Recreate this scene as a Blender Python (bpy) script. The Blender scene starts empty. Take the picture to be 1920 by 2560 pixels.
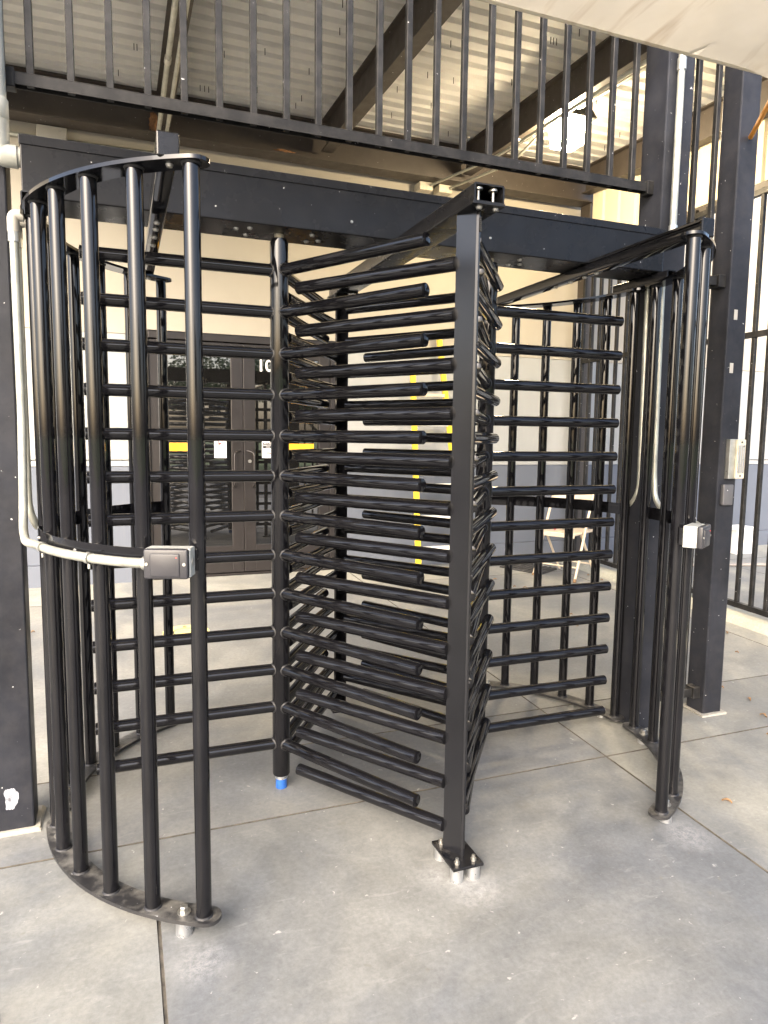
import bpy, bmesh, math, random
from mathutils import Vector, Matrix
random.seed(7)
PI = math.pi
S = bpy.context.scene
COL = S.collection

# ------------------------------------------------------------------ camera, sky, sun, exposure
cam_d = bpy.data.cameras.new("camera")
cam = bpy.data.objects.new("camera", cam_d)
COL.objects.link(cam)
F_PX, YAW, PITCH, ROLL = 1726.3, 0.3632, -0.1075, 0.0118
cam_d.sensor_fit = 'VERTICAL'
cam_d.sensor_height = 36.0
cam_d.lens = 36.0 * F_PX / 2560.0
cam_d.clip_start = 0.05
cam_d.clip_end = 2000
fw = Vector((math.sin(YAW) * math.cos(PITCH), math.cos(YAW) * math.cos(PITCH), math.sin(PITCH)))
rt = Vector((math.cos(YAW), -math.sin(YAW), 0))
up = rt.cross(fw)
r2 = math.cos(ROLL) * rt + math.sin(ROLL) * up
u2 = -math.sin(ROLL) * rt + math.cos(ROLL) * up
m = Matrix((r2, u2, -fw)).transposed().to_4x4()
m.translation = Vector((-0.567, -2.6196, 1.396))
cam.matrix_world = m
S.camera = cam
S.render.resolution_x, S.render.resolution_y = 768, 1024

SUN_EL, SUN_AZ = math.radians(33), math.radians(221)     # veiled sun behind the photographer, azimuth from +Y towards +X
world = bpy.data.worlds.new("World")
S.world = world
world.use_nodes = True
wn = world.node_tree.nodes
wl = world.node_tree.links
bg = wn["Background"]
sky = wn.new("ShaderNodeTexSky")
sky.sky_type = 'NISHITA'
sky.sun_disc = False
sky.sun_elevation = SUN_EL
sky.sun_rotation = SUN_AZ
sky.air_density = 0.8
sky.dust_density = 5.0
sky.ozone_density = 0.6
wl.new(sky.outputs[0], bg.inputs[0])
bg.inputs[1].default_value = 0.15
sun_d = bpy.data.lights.new("sun", 'SUN')
sun_d.energy = 0.5
sun_d.angle = math.radians(50)
sun_d.color = (1.0, 0.95, 0.87)
sun = bpy.data.objects.new("sun", sun_d)
COL.objects.link(sun)
sd = Vector((math.sin(SUN_AZ) * math.cos(SUN_EL), math.cos(SUN_AZ) * math.cos(SUN_EL), math.sin(SUN_EL)))
sun.rotation_euler = sd.to_track_quat('Z', 'Y').to_euler()
sun.location = (0, 0, 20)
S.view_settings.view_transform = 'Standard'
S.view_settings.look = 'None'
S.view_settings.exposure = 2.58
S.view_settings.gamma = 1.0
S.render.engine = 'CYCLES'

# ------------------------------------------------------------------ helpers: materials
def new_mat(name):
    mt = bpy.data.materials.new(name)
    mt.use_nodes = True
    nt = mt.node_tree
    return mt, nt, nt.nodes["Principled BSDF"]

def node(nt, typ, **kw):
    n = nt.nodes.new(typ)
    for k, v in kw.items():
        setattr(n, k, v)
    return n

def vec_in(nt, world_space=False, scale=(1, 1, 1)):
    """object coordinates shifted per object, or world position"""
    mp = node(nt, "ShaderNodeMapping")
    mp.inputs["Scale"].default_value = scale
    if world_space:
        g = node(nt, "ShaderNodeNewGeometry")
        nt.links.new(g.outputs["Position"], mp.inputs[0])
    else:
        tc = node(nt, "ShaderNodeTexCoord")
        oi = node(nt, "ShaderNodeObjectInfo")
        mul = node(nt, "ShaderNodeMath", operation='MULTIPLY')
        mul.inputs[1].default_value = 37.0
        nt.links.new(oi.outputs["Random"], mul.inputs[0])
        add = node(nt, "ShaderNodeVectorMath", operation='ADD')
        nt.links.new(tc.outputs["Object"], add.inputs[0])
        nt.links.new(mul.outputs[0], add.inputs[1])
        nt.links.new(add.outputs[0], mp.inputs[0])
    return mp.outputs[0]

def noise(nt, vec, scale, detail=4, rough=0.55, dist=0.0):
    n = node(nt, "ShaderNodeTexNoise")
    n.inputs["Scale"].default_value = scale
    n.inputs["Detail"].default_value = detail
    n.inputs["Roughness"].default_value = rough
    n.inputs["Distortion"].default_value = dist
    nt.links.new(vec, n.inputs["Vector"])
    return n.outputs["Fac"]

def ramp(nt, fac, p0, p1, c0=(0, 0, 0, 1), c1=(1, 1, 1, 1)):
    r = node(nt, "ShaderNodeValToRGB")
    r.color_ramp.elements[0].position = p0
    r.color_ramp.elements[1].position = p1
    r.color_ramp.elements[0].color = c0 if len(c0) == 4 else (*c0, 1)
    r.color_ramp.elements[1].color = c1 if len(c1) == 4 else (*c1, 1)
    nt.links.new(fac, r.inputs[0])
    return r.outputs[0]

def mix(nt, fac, a, b, blend='MIX'):
    mx = node(nt, "ShaderNodeMix", data_type='RGBA', blend_type=blend)
    for sock, v in ((mx.inputs[0], fac), (mx.inputs[6], a), (mx.inputs[7], b)):
        if isinstance(v, (int, float)):
            sock.default_value = v
        elif isinstance(v, tuple):
            sock.default_value = v if len(v) == 4 else (*v, 1)
        else:
            nt.links.new(v, sock)
    return mx.outputs[2]

def math_n(nt, op, a, b=None, clamp=False):
    n = node(nt, "ShaderNodeMath", operation=op)
    n.use_clamp = clamp
    for i, v in enumerate((a, b)):
        if v is None:
            continue
        if isinstance(v, (int, float)):
            n.inputs[i].default_value = v
        else:
            nt.links.new(v, n.inputs[i])
    return n.outputs[0]

def bump(nt, bs, h, strength=0.2, dist=0.002):
    b = node(nt, "ShaderNodeBump")
    b.inputs["Strength"].default_value = strength
    b.inputs["Distance"].default_value = dist
    nt.links.new(h, b.inputs["Height"])
    nt.links.new(b.outputs[0], bs.inputs["Normal"])

def paint(name, col, rough=0.4, metal=0.0, var=0.15, nscale=6.0, chips=0.0, chip_col=(0.45, 0.45, 0.45), dust=0.0,
          dust_col=(0.30, 0.28, 0.25), rvar=0.08, bmp=0.0, bscale=60, spec=0.5, coat=0.0, world_space=False):
    mt, nt, bs = new_mat(name)
    v = vec_in(nt, world_space)
    f = noise(nt, v, nscale, 5, 0.6)
    lo = tuple(c * (1 - var) for c in col)
    hi = tuple(min(1, c * (1 + var)) for c in col)
    base = ramp(nt, f, 0.3, 0.7, lo, hi)
    if dust:
        g = node(nt, "ShaderNodeNewGeometry")
        sp = node(nt, "ShaderNodeSeparateXYZ")
        nt.links.new(g.outputs["Normal"], sp.inputs[0])
        upn = math_n(nt, 'MULTIPLY', math_n(nt, 'MAXIMUM', sp.outputs[2], 0.12), dust)
        dn = ramp(nt, noise(nt, v, 14, 6, 0.7), 0.42, 0.68)
        base = mix(nt, math_n(nt, 'MULTIPLY', upn, dn), base, dust_col)
    if chips:
        cn = ramp(nt, noise(nt, v, 55, 3, 0.5), 0.735 - 0.02 * chips, 0.765 - 0.02 * chips)
        base = mix(nt, cn, base, chip_col)
    nt.links.new(base, bs.inputs["Base Color"])
    rr = ramp(nt, noise(nt, v, nscale * 2.3, 4, 0.6), 0.3, 0.7, (max(0.02, rough - rvar),) * 3, (min(1, rough + rvar),) * 3)
    nt.links.new(rr, bs.inputs["Roughness"])
    bs.inputs["Metallic"].default_value = metal
    bs.inputs["Specular IOR Level"].default_value = spec
    bs.inputs["Coat Weight"].default_value = coat
    if bmp:
        bump(nt, bs, noise(nt, v, bscale, 3, 0.6), bmp, 0.002)
    return mt

M = {}
M['gloss_black'] = paint("gloss black powder coat", (0.005, 0.005, 0.006), 0.06, var=0.3, chips=0.0, dust=0.0, rvar=0.004, spec=0.36)
M['flat_black'] = paint("satin black plate", (0.006, 0.0062, 0.0075), 0.24, spec=0.26, var=0.3, nscale=3, chips=0.0, dust=0.14, rvar=0.1, bmp=0.04)
M['dusty_plate'] = paint("dusty black plate", (0.012, 0.012, 0.013), 0.45, var=0.3, nscale=5, chips=0.4, dust=0.75, dust_col=(0.16, 0.155, 0.14), bmp=0.08)
M['plate'] = paint("smudged black flat bar", (0.007, 0.0072, 0.0085), 0.22, var=0.3, nscale=3, rvar=0.05, spec=0.5)
M['post_black'] = paint("weathered black post", (0.015, 0.0163, 0.021), 0.42, spec=0.16, var=0.35, nscale=4, chips=0.05, dust=0.2, bmp=0.08)
M['header_black'] = paint("header sheet black", (0.006, 0.0062, 0.0075), 0.27, spec=0.18, var=0.25, nscale=2.5, chips=0.2, dust=0.1, bmp=0.03)
M['brown_steel'] = paint("brown steel paint", (0.040, 0.032, 0.026), 0.55, var=0.15, nscale=5, chips=0.25, dust=0.1, bmp=0.06)
M['rail_black'] = paint("old fence black", (0.009, 0.009, 0.0092), 0.5, spec=0.2, var=0.3, nscale=7, chips=0.3, dust=0.35, bmp=0.08)
M['galv'] = paint("galvanised steel", (0.50, 0.50, 0.46), 0.38, metal=0.85, var=0.2, nscale=18, rvar=0.12)
M['galv_light'] = paint("light galvanised box", (0.40, 0.41, 0.39), 0.5, metal=0.35, var=0.12, nscale=20, rvar=0.1)
M['emt'] = paint("weathered conduit", (0.36, 0.365, 0.32), 0.42, metal=0.55, var=0.22, nscale=14, dust=0.1, rvar=0.12)
M['alu'] = paint("bright aluminium", (0.50, 0.51, 0.52), 0.34, metal=0.9, var=0.1, nscale=25, rvar=0.1)
M['bolt'] = paint("zinc bolt", (0.36, 0.355, 0.33), 0.4, metal=0.9, var=0.15, nscale=30)
M['pvc'] = paint("dusty white pipe", (0.29, 0.295, 0.265), 0.5, var=0.2, nscale=9, dust=0.2)
M['box_gray'] = paint("grey painted box", (0.30, 0.29, 0.26), 0.5, var=0.1)
M['cream_box'] = paint("cream steel box", (0.46, 0.42, 0.33), 0.5, var=0.2, nscale=30, chips=0.6, chip_col=(0.2, 0.17, 0.13))
M['reader'] = paint("black plastic reader", (0.022, 0.022, 0.026), 0.36, var=0.15, nscale=12, bmp=0.03)
M['reader_gray'] = paint("grey plastic reader", (0.075, 0.075, 0.08), 0.42, var=0.12, nscale=12)
M['blue'] = paint("blue plastic", (0.015, 0.08, 0.30), 0.45, var=0.2, nscale=40)
M['yellow'] = paint("yellow fibreglass", (0.72, 0.52, 0.03), 0.45, var=0.15, nscale=10, chips=0.5, chip_col=(0.2, 0.15, 0.05))
M['tan'] = paint("tan chair paint", (0.56, 0.47, 0.35), 0.42, var=0.1, nscale=8, chips=0.3, chip_col=(0.25, 0.2, 0.15))
M['rubber'] = paint("black rubber", (0.018, 0.018, 0.018), 0.75, var=0.3, nscale=20, dust=0.3)
M['white'] = paint("white painted board", (0.74, 0.74, 0.72), 0.5, var=0.08)
M['deck'] = paint("white metal deck", (0.84, 0.83, 0.79), 0.6, var=0.07, nscale=2.5, chips=0.0, rvar=0.1, world_space=True)
M['panel'] = paint("cream ribbed siding", (0.58, 0.52, 0.38), 0.5, var=0.08, nscale=2.0)
M['rust'] = paint("wasp nest mud", (0.20, 0.10, 0.045), 0.9, var=0.4, nscale=60, bmp=0.5)
M['doorbrown'] = paint("dark bronze aluminium", (0.023, 0.020, 0.0195), 0.38, metal=0.3, var=0.1, nscale=5)
M['red'] = paint("red print", (0.55, 0.04, 0.04), 0.5, var=0.05)
M['ink'] = paint("black print", (0.02, 0.02, 0.02), 0.5, var=0.05)
M['decal_yellow'] = paint("yellow vinyl", (0.75, 0.38, 0.02), 0.4, var=0.05)
M['decal_pale'] = paint("worn yellow floor vinyl", (0.68, 0.56, 0.22), 0.6, var=0.15, nscale=25)
M['signwhite'] = paint("white vinyl", (0.80, 0.80, 0.79), 0.35, var=0.03)
M['tool_blue'] = paint("blue grip", (0.03, 0.25, 0.55), 0.4, var=0.1)
M['trunk'] = paint("bark", (0.10, 0.08, 0.06), 0.9, var=0.3, nscale=12, bmp=0.4)
M['orange'] = paint("orange webbing", (0.70, 0.28, 0.02), 0.6, var=0.15, nscale=20)
M['hose'] = paint("grey hose", (0.28, 0.25, 0.22), 0.6, var=0.15)
M['brownleaf'] = paint("dry leaf", (0.22, 0.13, 0.06), 0.7, var=0.5, nscale=20)
M['weld'] = paint("weld bead", (0.008, 0.008, 0.009), 0.55, var=0.5, nscale=150, bmp=0.3, bscale=250)

def led_mat():
    mt, nt, bs = new_mat("red reader led")
    bs.inputs["Base Color"].default_value = (0.3, 0.01, 0.01, 1)
    bs.inputs["Emission Color"].default_value = (1, 0.05, 0.03, 1)
    bs.inputs["Emission Strength"].default_value = 0.6
    return mt
M['led'] = led_mat()

def lamp_mat():
    mt, nt, bs = new_mat("lit lamp lens")
    bs.inputs["Base Color"].default_value = (0.8, 0.75, 0.6, 1)
    bs.inputs["Emission Color"].default_value = (1.0, 0.79, 0.50, 1)
    bs.inputs["Emission Strength"].default_value = 85.0
    return mt
M['lamp'] = lamp_mat()

def glass_mat():
    mt, nt, bs = new_mat("dark door glass")
    bs.inputs["Base Color"].default_value = (0.006, 0.006, 0.006, 1)
    bs.inputs["Roughness"].default_value = 0.015
    bs.inputs["IOR"].default_value = 1.9
    bs.inputs["Specular IOR Level"].default_value = 0.75
    return mt
M['glass'] = glass_mat()

def concrete():
    mt, nt, bs = new_mat("trowelled concrete")
    v = vec_in(nt, True)
    oi = node(nt, "ShaderNodeObjectInfo")
    base = oi.outputs["Color"]
    # broad worn / tan areas
    big = noise(nt, v, 0.9, 5, 0.6, 0.6)
    tan = mix(nt, ramp(nt, big, 0.42, 0.60), (0.76, 0.78, 0.80), (1.20, 1.17, 1.06))
    col = mix(nt, 1.0, base, tan, 'MULTIPLY')
    med = noise(nt, v, 5.0, 7, 0.68, 0.3)
    col = mix(nt, 1.0, col, ramp(nt, med, 0.25, 0.75, (0.78, 0.78, 0.78), (1.19, 1.19, 1.19)), 'MULTIPLY')
    fine = noise(nt, v, 60, 6, 0.75)
    col = mix(nt, 1.0, col, ramp(nt, fine, 0.28, 0.72, (0.80, 0.80, 0.80), (1.17, 1.17, 1.17)), 'MULTIPLY')
    # trowel streaks
    vs = vec_in(nt, True, (1.0, 4.5, 1.0))
    st = ramp(nt, noise(nt, vs, 9, 6, 0.7, 0.8), 0.58, 0.74)
    col = mix(nt, math_n(nt, 'MULTIPLY', st, 0.12), col, (0.48, 0.48, 0.46))
    # dark specks and smudges
    sp = ramp(nt, noise(nt, v, 26, 2, 0.5), 0.70, 0.76)
    col = mix(nt, math_n(nt, 'MULTIPLY', sp, 0.45), col, (0.12, 0.115, 0.10))
    sm = ramp(nt, noise(nt, v, 3.1, 3, 0.6, 0.4), 0.66, 0.74)
    col = mix(nt, math_n(nt, 'MULTIPLY', sm, 0.30), col, (0.17, 0.165, 0.15))
    # pale flecks
    pk = ramp(nt, noise(nt, v, 38, 2, 0.5, 0.5), 0.72, 0.77)
    col = mix(nt, math_n(nt, 'MULTIPLY', pk, 0.35), col, (0.50, 0.50, 0.47))
    # ring stains and scuffed smudges left on the slab
    sx = node(nt, "ShaderNodeSeparateXYZ")
    nt.links.new(v, sx.inputs[0])
    jit = math_n(nt, 'MULTIPLY', math_n(nt, 'SUBTRACT', noise(nt, v, 40, 4, 0.7), 0.5), 0.03)
    for cx, cy, rad, wd in ((0.905, -0.33, 0.055, 0.007), (0.72, -0.16, 0.035, 0.008), (0.86, -0.42, 0.02, 0.02), (0.66, -0.05, 0.02, 0.022), (0.62, -0.30, 0.012, 0.02)):
        dx = math_n(nt, 'SUBTRACT', sx.outputs[0], cx)
        dy = math_n(nt, 'SUBTRACT', sx.outputs[1], cy)
        dd = math_n(nt, 'ADD', math_n(nt, 'SQRT', math_n(nt, 'ADD', math_n(nt, 'MULTIPLY', dx, dx), math_n(nt, 'MULTIPLY', dy, dy))), jit)
        band = math_n(nt, 'SUBTRACT', 1.0, math_n(nt, 'DIVIDE', math_n(nt, 'ABSOLUTE', math_n(nt, 'SUBTRACT', dd, rad)), wd), True)
        col = mix(nt, math_n(nt, 'MULTIPLY', band, 0.5), col, (0.10, 0.098, 0.088))
    # drilling dust spilled round the anchored feet
    sx = node(nt, "ShaderNodeSeparateXYZ")
    nt.links.new(v, sx.inputs[0])
    tot = None
    for cx, cy, rad in ((-0.40, -0.82, 0.10), (0.455, -0.80, 0.12), (1.33, -0.79, 0.12), (0.36, -0.70, 0.09)):
        dx = math_n(nt, 'SUBTRACT', sx.outputs[0], cx)
        dy = math_n(nt, 'SUBTRACT', sx.outputs[1], cy)
        d2 = math_n(nt, 'ADD', math_n(nt, 'MULTIPLY', dx, dx), math_n(nt, 'MULTIPLY', dy, dy))
        mk = math_n(nt, 'SUBTRACT', 1.0, math_n(nt, 'DIVIDE', math_n(nt, 'SQRT', d2), rad), True)
        tot = mk if tot is None else math_n(nt, 'MAXIMUM', tot, mk)
    dn = ramp(nt, noise(nt, v, 34, 9, 0.9), 0.42, 0.60)
    col = mix(nt, math_n(nt, 'MULTIPLY', math_n(nt, 'MULTIPLY', tot, dn), 0.38, True), col, (0.46, 0.46, 0.46))
    nt.links.new(col, bs.inputs["Base Color"])
    rr = ramp(nt, med, 0.3, 0.7, (0.55, 0.55, 0.55), (0.8, 0.8, 0.8))
    nt.links.new(rr, bs.inputs["Roughness"])
    hb = math_n(nt, 'ADD', math_n(nt, 'MULTIPLY', fine, 0.5), math_n(nt, 'MULTIPLY', med, 0.7))
    bump(nt, bs, hb, 0.25, 0.003)
    return mt
M['concrete'] = concrete()

def wall_mat(name, col, bscale=120, strength=0.35):
    mt, nt, bs = new_mat(name)
    v = vec_in(nt, True)
    f = noise(nt, v, 1.2, 5, 0.6)
    c = ramp(nt, f, 0.3, 0.7, tuple(x * 0.94 for x in col), tuple(x * 1.05 for x in col))
    vs = vec_in(nt, True, (6, 6, 0.4))
    stn = ramp(nt, noise(nt, vs, 2.0, 4, 0.6), 0.60, 0.85)
    c = mix(nt, math_n(nt, 'MULTIPLY', stn, 0.10), c, (0.25, 0.24, 0.22))
    nt.links.new(c, bs.inputs["Base Color"])
    bs.inputs["Roughness"].default_value = 0.75
    bump(nt, bs, noise(nt, v, bscale, 4, 0.7), strength, 0.003)
    return mt
M['cream'] = wall_mat("cream stucco", (0.345, 0.317, 0.262))
M['wallwhite'] = wall_mat("pale grey stucco", (0.300, 0.309, 0.304))
M['wallblue'] = wall_mat("blue grey stucco", (0.098, 0.111, 0.138))

def fabric():
    mt, nt, bs = new_mat("cream shade cloth")
    v = vec_in(nt, True)
    base = ramp(nt, noise(nt, v, 2.5, 4, 0.6), 0.3, 0.7, (0.50, 0.465, 0.385), (0.58, 0.545, 0.465))
    vs = vec_in(nt, True, (5.0, 0.9, 1.0))
    stn = ramp(nt, noise(nt, vs, 1.3, 4, 0.65, 0.5), 0.56, 0.72)
    base = mix(nt, math_n(nt, 'MULTIPLY', stn, 0.55), base, (0.28, 0.21, 0.13))
    w = noise(nt, vec_in(nt, True), 400, 2, 0.5)
    nt.links.new(base, bs.inputs["Base Color"])
    bs.inputs["Roughness"].default_value = 0.85
    bump(nt, bs, w, 0.3, 0.001)
    tr = node(nt, "ShaderNodeBsdfTranslucent")
    nt.links.new(base, tr.inputs[0])
    mx = node(nt, "ShaderNodeMixShader")
    mx.inputs[0].default_value = 0.36
    nt.links.new(bs.outputs[0], mx.inputs[1])
    nt.links.new(tr.outputs[0], mx.inputs[2])
    nt.links.new(mx.outputs[0], nt.nodes["Material Output"].inputs[0])
    return mt
M['fabric'] = fabric()

def ground_mat():
    mt, nt, bs = new_mat("plaza and lawn")
    v = vec_in(nt, True)
    sx = node(nt, "ShaderNodeSeparateXYZ")
    nt.links.new(v, sx.inputs[0])
    asp = ramp(nt, noise(nt, v, 30, 6, 0.7), 0.3, 0.7, (0.075, 0.074, 0.072), (0.115, 0.113, 0.11))
    gr = ramp(nt, noise(nt, v, 3, 6, 0.7), 0.3, 0.7, (0.05, 0.09, 0.02), (0.10, 0.15, 0.04))
    far = math_n(nt, 'LESS_THAN', sx.outputs[1], -24.0)
    nt.links.new(mix(nt, far, asp, gr), bs.inputs["Base Color"])
    bs.inputs["Roughness"].default_value = 0.9
    return mt
M['ground'] = ground_mat()

def leaf_mat():
    mt, nt, bs = new_mat("green leaf")
    v = vec_in(nt, True)
    c = ramp(nt, noise(nt, v, 2.2, 3, 0.6), 0.3, 0.7, (0.035, 0.07, 0.015), (0.10, 0.16, 0.04))
    nt.links.new(c, bs.inputs["Base Color"])
    bs.inputs["Roughness"].default_value = 0.55
    return mt
M['leaf'] = leaf_mat()

# ------------------------------------------------------------------ helpers: meshes
def finish(bm, name, smooth=True, ang=18):
    bmesh.ops.recalc_face_normals(bm, faces=bm.faces)
    me = bpy.data.meshes.new(name)
    bm.to_mesh(me)
    bm.free()
    if smooth:
        me.shade_smooth()
        me.set_sharp_from_angle(angle=math.radians(ang))
    return me

def bm_box(bm, x0, x1, y0, y1, z0, z1, bev=0.0, seg=2, mat=None):
    g = bmesh.ops.create_cube(bm, size=1.0)
    vs = g['verts']
    for v in vs:
        v.co = Vector(((x0 + x1) / 2 + v.co.x * (x1 - x0), (y0 + y1) / 2 + v.co.y * (y1 - y0), (z0 + z1) / 2 + v.co.z * (z1 - z0)))
    if bev:
        es = list({e for v in vs for e in v.link_edges})
        r = bmesh.ops.bevel(bm, geom=es, offset=bev, segments=seg, affect='EDGES', profile=0.5)
        vs = list({v for f in r['faces'] for v in f.verts} | {v for v in vs if v.is_valid})
    if mat is not None:
        for v in vs:
            v.co = mat @ v.co
    return vs

def box_mesh(name, x0, x1, y0, y1, z0, z1, bev=0.0, seg=2):
    bm = bmesh.new()
    bm_box(bm, x0, x1, y0, y1, z0, z1, bev, seg)
    return finish(bm, name, smooth=bool(bev), ang=15)

def frame_dir(d):
    d = d.normalized()
    a = Vector((0, 0, 1)) if abs(d.z) < 0.9 else Vector((1, 0, 0))
    n = d.cross(a).normalized()
    return n, d.cross(n).normalized()

def bm_tube(bm, pts, r, seg=16, caps=True, dome=0.0):
    pts = [Vector(p) for p in pts]
    rings = []
    n = None
    radii = r if isinstance(r, (list, tuple)) else [r] * len(pts)
    for i, p in enumerate(pts):
        if i == 0:
            d = pts[1] - pts[0]
        elif i == len(pts) - 1:
            d = pts[-1] - pts[-2]
        else:
            d = (pts[i + 1] - p).normalized() + (p - pts[i - 1]).normalized()
        d.normalize()
        if n is None:
            n, b = frame_dir(d)
        else:
            n = (n - d * n.dot(d)).normalized()
            b = d.cross(n).normalized()
        rings.append([bm.verts.new(p + radii[i] * (math.cos(2 * PI * k / seg) * n + math.sin(2 * PI * k / seg) * b)) for k in range(seg)])
    for a, c in zip(rings, rings[1:]):
        for k in range(seg):
            bm.faces.new((a[k], a[(k + 1) % seg], c[(k + 1) % seg], c[k]))
    if caps:
        for ring, p, d in ((rings[0], pts[0], pts[0] - pts[1]), (rings[-1], pts[-1], pts[-1] - pts[-2])):
            d = d.normalized()
            if dome:
                rr = (ring[0].co - p).length
                mid = [bm.verts.new(p + (v.co - p) * 0.72 + d * dome * 0.75) for v in ring]
                top = bm.verts.new(p + d * dome)
                for k in range(seg):
                    bm.faces.new((ring[k], ring[(k + 1) % seg], mid[(k + 1) % seg], mid[k]))
                    bm.faces.new((mid[k], mid[(k + 1) % seg], top))
            else:
                bm.faces.new(ring)

def tube_mesh(name, pts, r, seg=16, caps=True, dome=0.0):
    bm = bmesh.new()
    bm_tube(bm, pts, r, seg, caps, dome)
    return finish(bm, name, ang=40)

def arc_pts(c, r, a0, a1, n, z=0.0):
    return [Vector((c[0] + r * math.cos(a0 + (a1 - a0) * i / n), c[1] + r * math.sin(a0 + (a1 - a0) * i / n), z)) for i in range(n + 1)]

def fillet(pts, r, n=7):
    """round the corners of a polyline"""
    pts = [Vector(p) for p in pts]
    out = [pts[0]]
    for a, b, c in zip(pts, pts[1:], pts[2:]):
        u = (a - b).normalized()
        w = (c - b).normalized()
        k = min(r, (a - b).length * 0.48, (c - b).length * 0.48)
        p0, p2 = b + u * k, b + w * k
        for i in range(n + 1):
            t = i / n
            out.append((1 - t) ** 2 * p0 + 2 * t * (1 - t) * b + t * t * p2)
    out.append(pts[-1])
    return out

def ring_plate_mesh(name, c, r0, r1, a0, a1, z0, z1, n=40, round_ends=True):
    """flat curved plate, rounded ends"""
    rm, hw = (r0 + r1) / 2, (r1 - r0) / 2
    outl = [(c[0] + r1 * math.cos(a0 + (a1 - a0) * i / n), c[1] + r1 * math.sin(a0 + (a1 - a0) * i / n)) for i in range(n + 1)]
    def endcap(a, sgn):
        cc = Vector((c[0] + rm * math.cos(a), c[1] + rm * math.sin(a)))
        rad = Vector((math.cos(a), math.sin(a)))
        tan = Vector((-math.sin(a), math.cos(a))) * sgn
        return [tuple(cc + hw * (math.cos(t) * rad + math.sin(t) * tan)) for t in [PI * i / 8 for i in range(1, 8)]]
    s = 1 if a1 > a0 else -1
    inn = [(c[0] + r0 * math.cos(a1 + (a0 - a1) * i / n), c[1] + r0 * math.sin(a1 + (a0 - a1) * i / n)) for i in range(n + 1)]
    poly = outl + (endcap(a1, s) if round_ends else []) + inn
    if round_ends:
        poly += [p for p in reversed(endcap(a0, -s))]
    # build strips (robust, quads): use inner/outer pairs
    bm = bmesh.new()
    lo = [bm.verts.new((x, y, z0)) for x, y in poly]
    hi = [bm.verts.new((x, y, z1)) for x, y in poly]
    N = len(poly)
    for i in range(N):
        j = (i + 1) % N
        bm.faces.new((lo[i], lo[j], hi[j], hi[i]))
    fl = bm.faces.new(lo)
    fh = bm.faces.new(hi)
    bmesh.ops.triangulate(bm, faces=[fl, fh])
    return finish(bm, name, ang=30)

def band_mesh(name, c, r, t, a0, a1, z0, z1, n=30):
    bm = bmesh.new()
    rows = []
    for i in range(n + 1):
        a = a0 + (a1 - a0) * i / n
        d = Vector((math.cos(a), math.sin(a), 0))
        o = Vector((c[0], c[1], 0))
        rows.append([bm.verts.new(o + d * rr + Vector((0, 0, z))) for rr, z in ((r, z0), (r + t, z0), (r + t, z1), (r, z1))])
    for p, q in zip(rows, rows[1:]):
        for k in range(4):
            bm.faces.new((p[k], p[(k + 1) % 4], q[(k + 1) % 4], q[k]))
    bm.faces.new(rows[0])
    bm.faces.new(rows[-1])
    return finish(bm, name, ang=30)

def prism_mesh(name, poly, z0, z1, bev=0.0):
    bm = bmesh.new()
    lo = [bm.verts.new((x, y, z0)) for x, y in poly]
    hi = [bm.verts.new((x, y, z1)) for x, y in poly]
    n = len(poly)
    for i in range(n):
        bm.faces.new((lo[i], lo[(i + 1) % n], hi[(i + 1) % n], hi[i]))
    bm.faces.new(lo)
    bm.faces.new(hi)
    if bev:
        bmesh.ops.bevel(bm, geom=list(bm.edges), offset=bev, segments=2, affect='EDGES')
    return finish(bm, name, ang=15)

WM = {}
def put(name, me, mat=None, parent=None, mat_w=None, label=None, cat=None, group=None, kind=None):
    """link an object; mat_w is its world matrix (or location)"""
    o = bpy.data.objects.new(name, me)
    COL.objects.link(o)
    if mat_w is None:
        mat_w = Matrix.Identity(4)
    elif not isinstance(mat_w, Matrix):
        mat_w = Matrix.Translation(Vector(mat_w))
    if me is not None and mat is not None and len(me.materials) == 0:
        me.materials.append(M[mat] if isinstance(mat, str) else mat)
    if parent is not None:
        o.parent = parent
        o.matrix_parent_inverse = WM[parent.name].inverted()
    o.matrix_basis = mat_w
    WM[o.name] = mat_w.copy()
    if label: o["label"] = label
    if cat: o["category"] = cat
    if group: o["group"] = group
    if kind: o["kind"] = kind
    return o

def thing(name, loc, label, cat, group=None):
    return put(name, None, None, None, loc, label, cat, group)

def TR(x, y, z, rz=0.0):
    return Matrix.Translation((x, y, z)) @ Matrix.Rotation(rz, 4, 'Z')

def along(p0, p1):
    """matrix carrying local +X (unit length) onto p0->p1 direction at p0"""
    p0, p1 = Vector(p0), Vector(p1)
    q = (p1 - p0).to_track_quat('X', 'Z')
    return Matrix.Translation(p0) @ q.to_matrix().to_4x4()

def text_mesh(txt, size, ext=0.0006, align='CENTER'):
    cu = bpy.data.curves.new("txt", 'FONT')
    cu.body = txt
    cu.size = size
    cu.align_x = align
    cu.align_y = 'CENTER'
    cu.extrude = ext
    cu.offset = size * 0.015
    cu.resolution_u = 3
    o = bpy.data.objects.new("txt", cu)
    COL.objects.link(o)
    bpy.context.view_layer.update()
    me = bpy.data.meshes.new_from_object(o.evaluated_get(bpy.context.evaluated_depsgraph_get()))
    bpy.data.objects.remove(o)
    bpy.data.curves.remove(cu)
    return me

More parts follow.
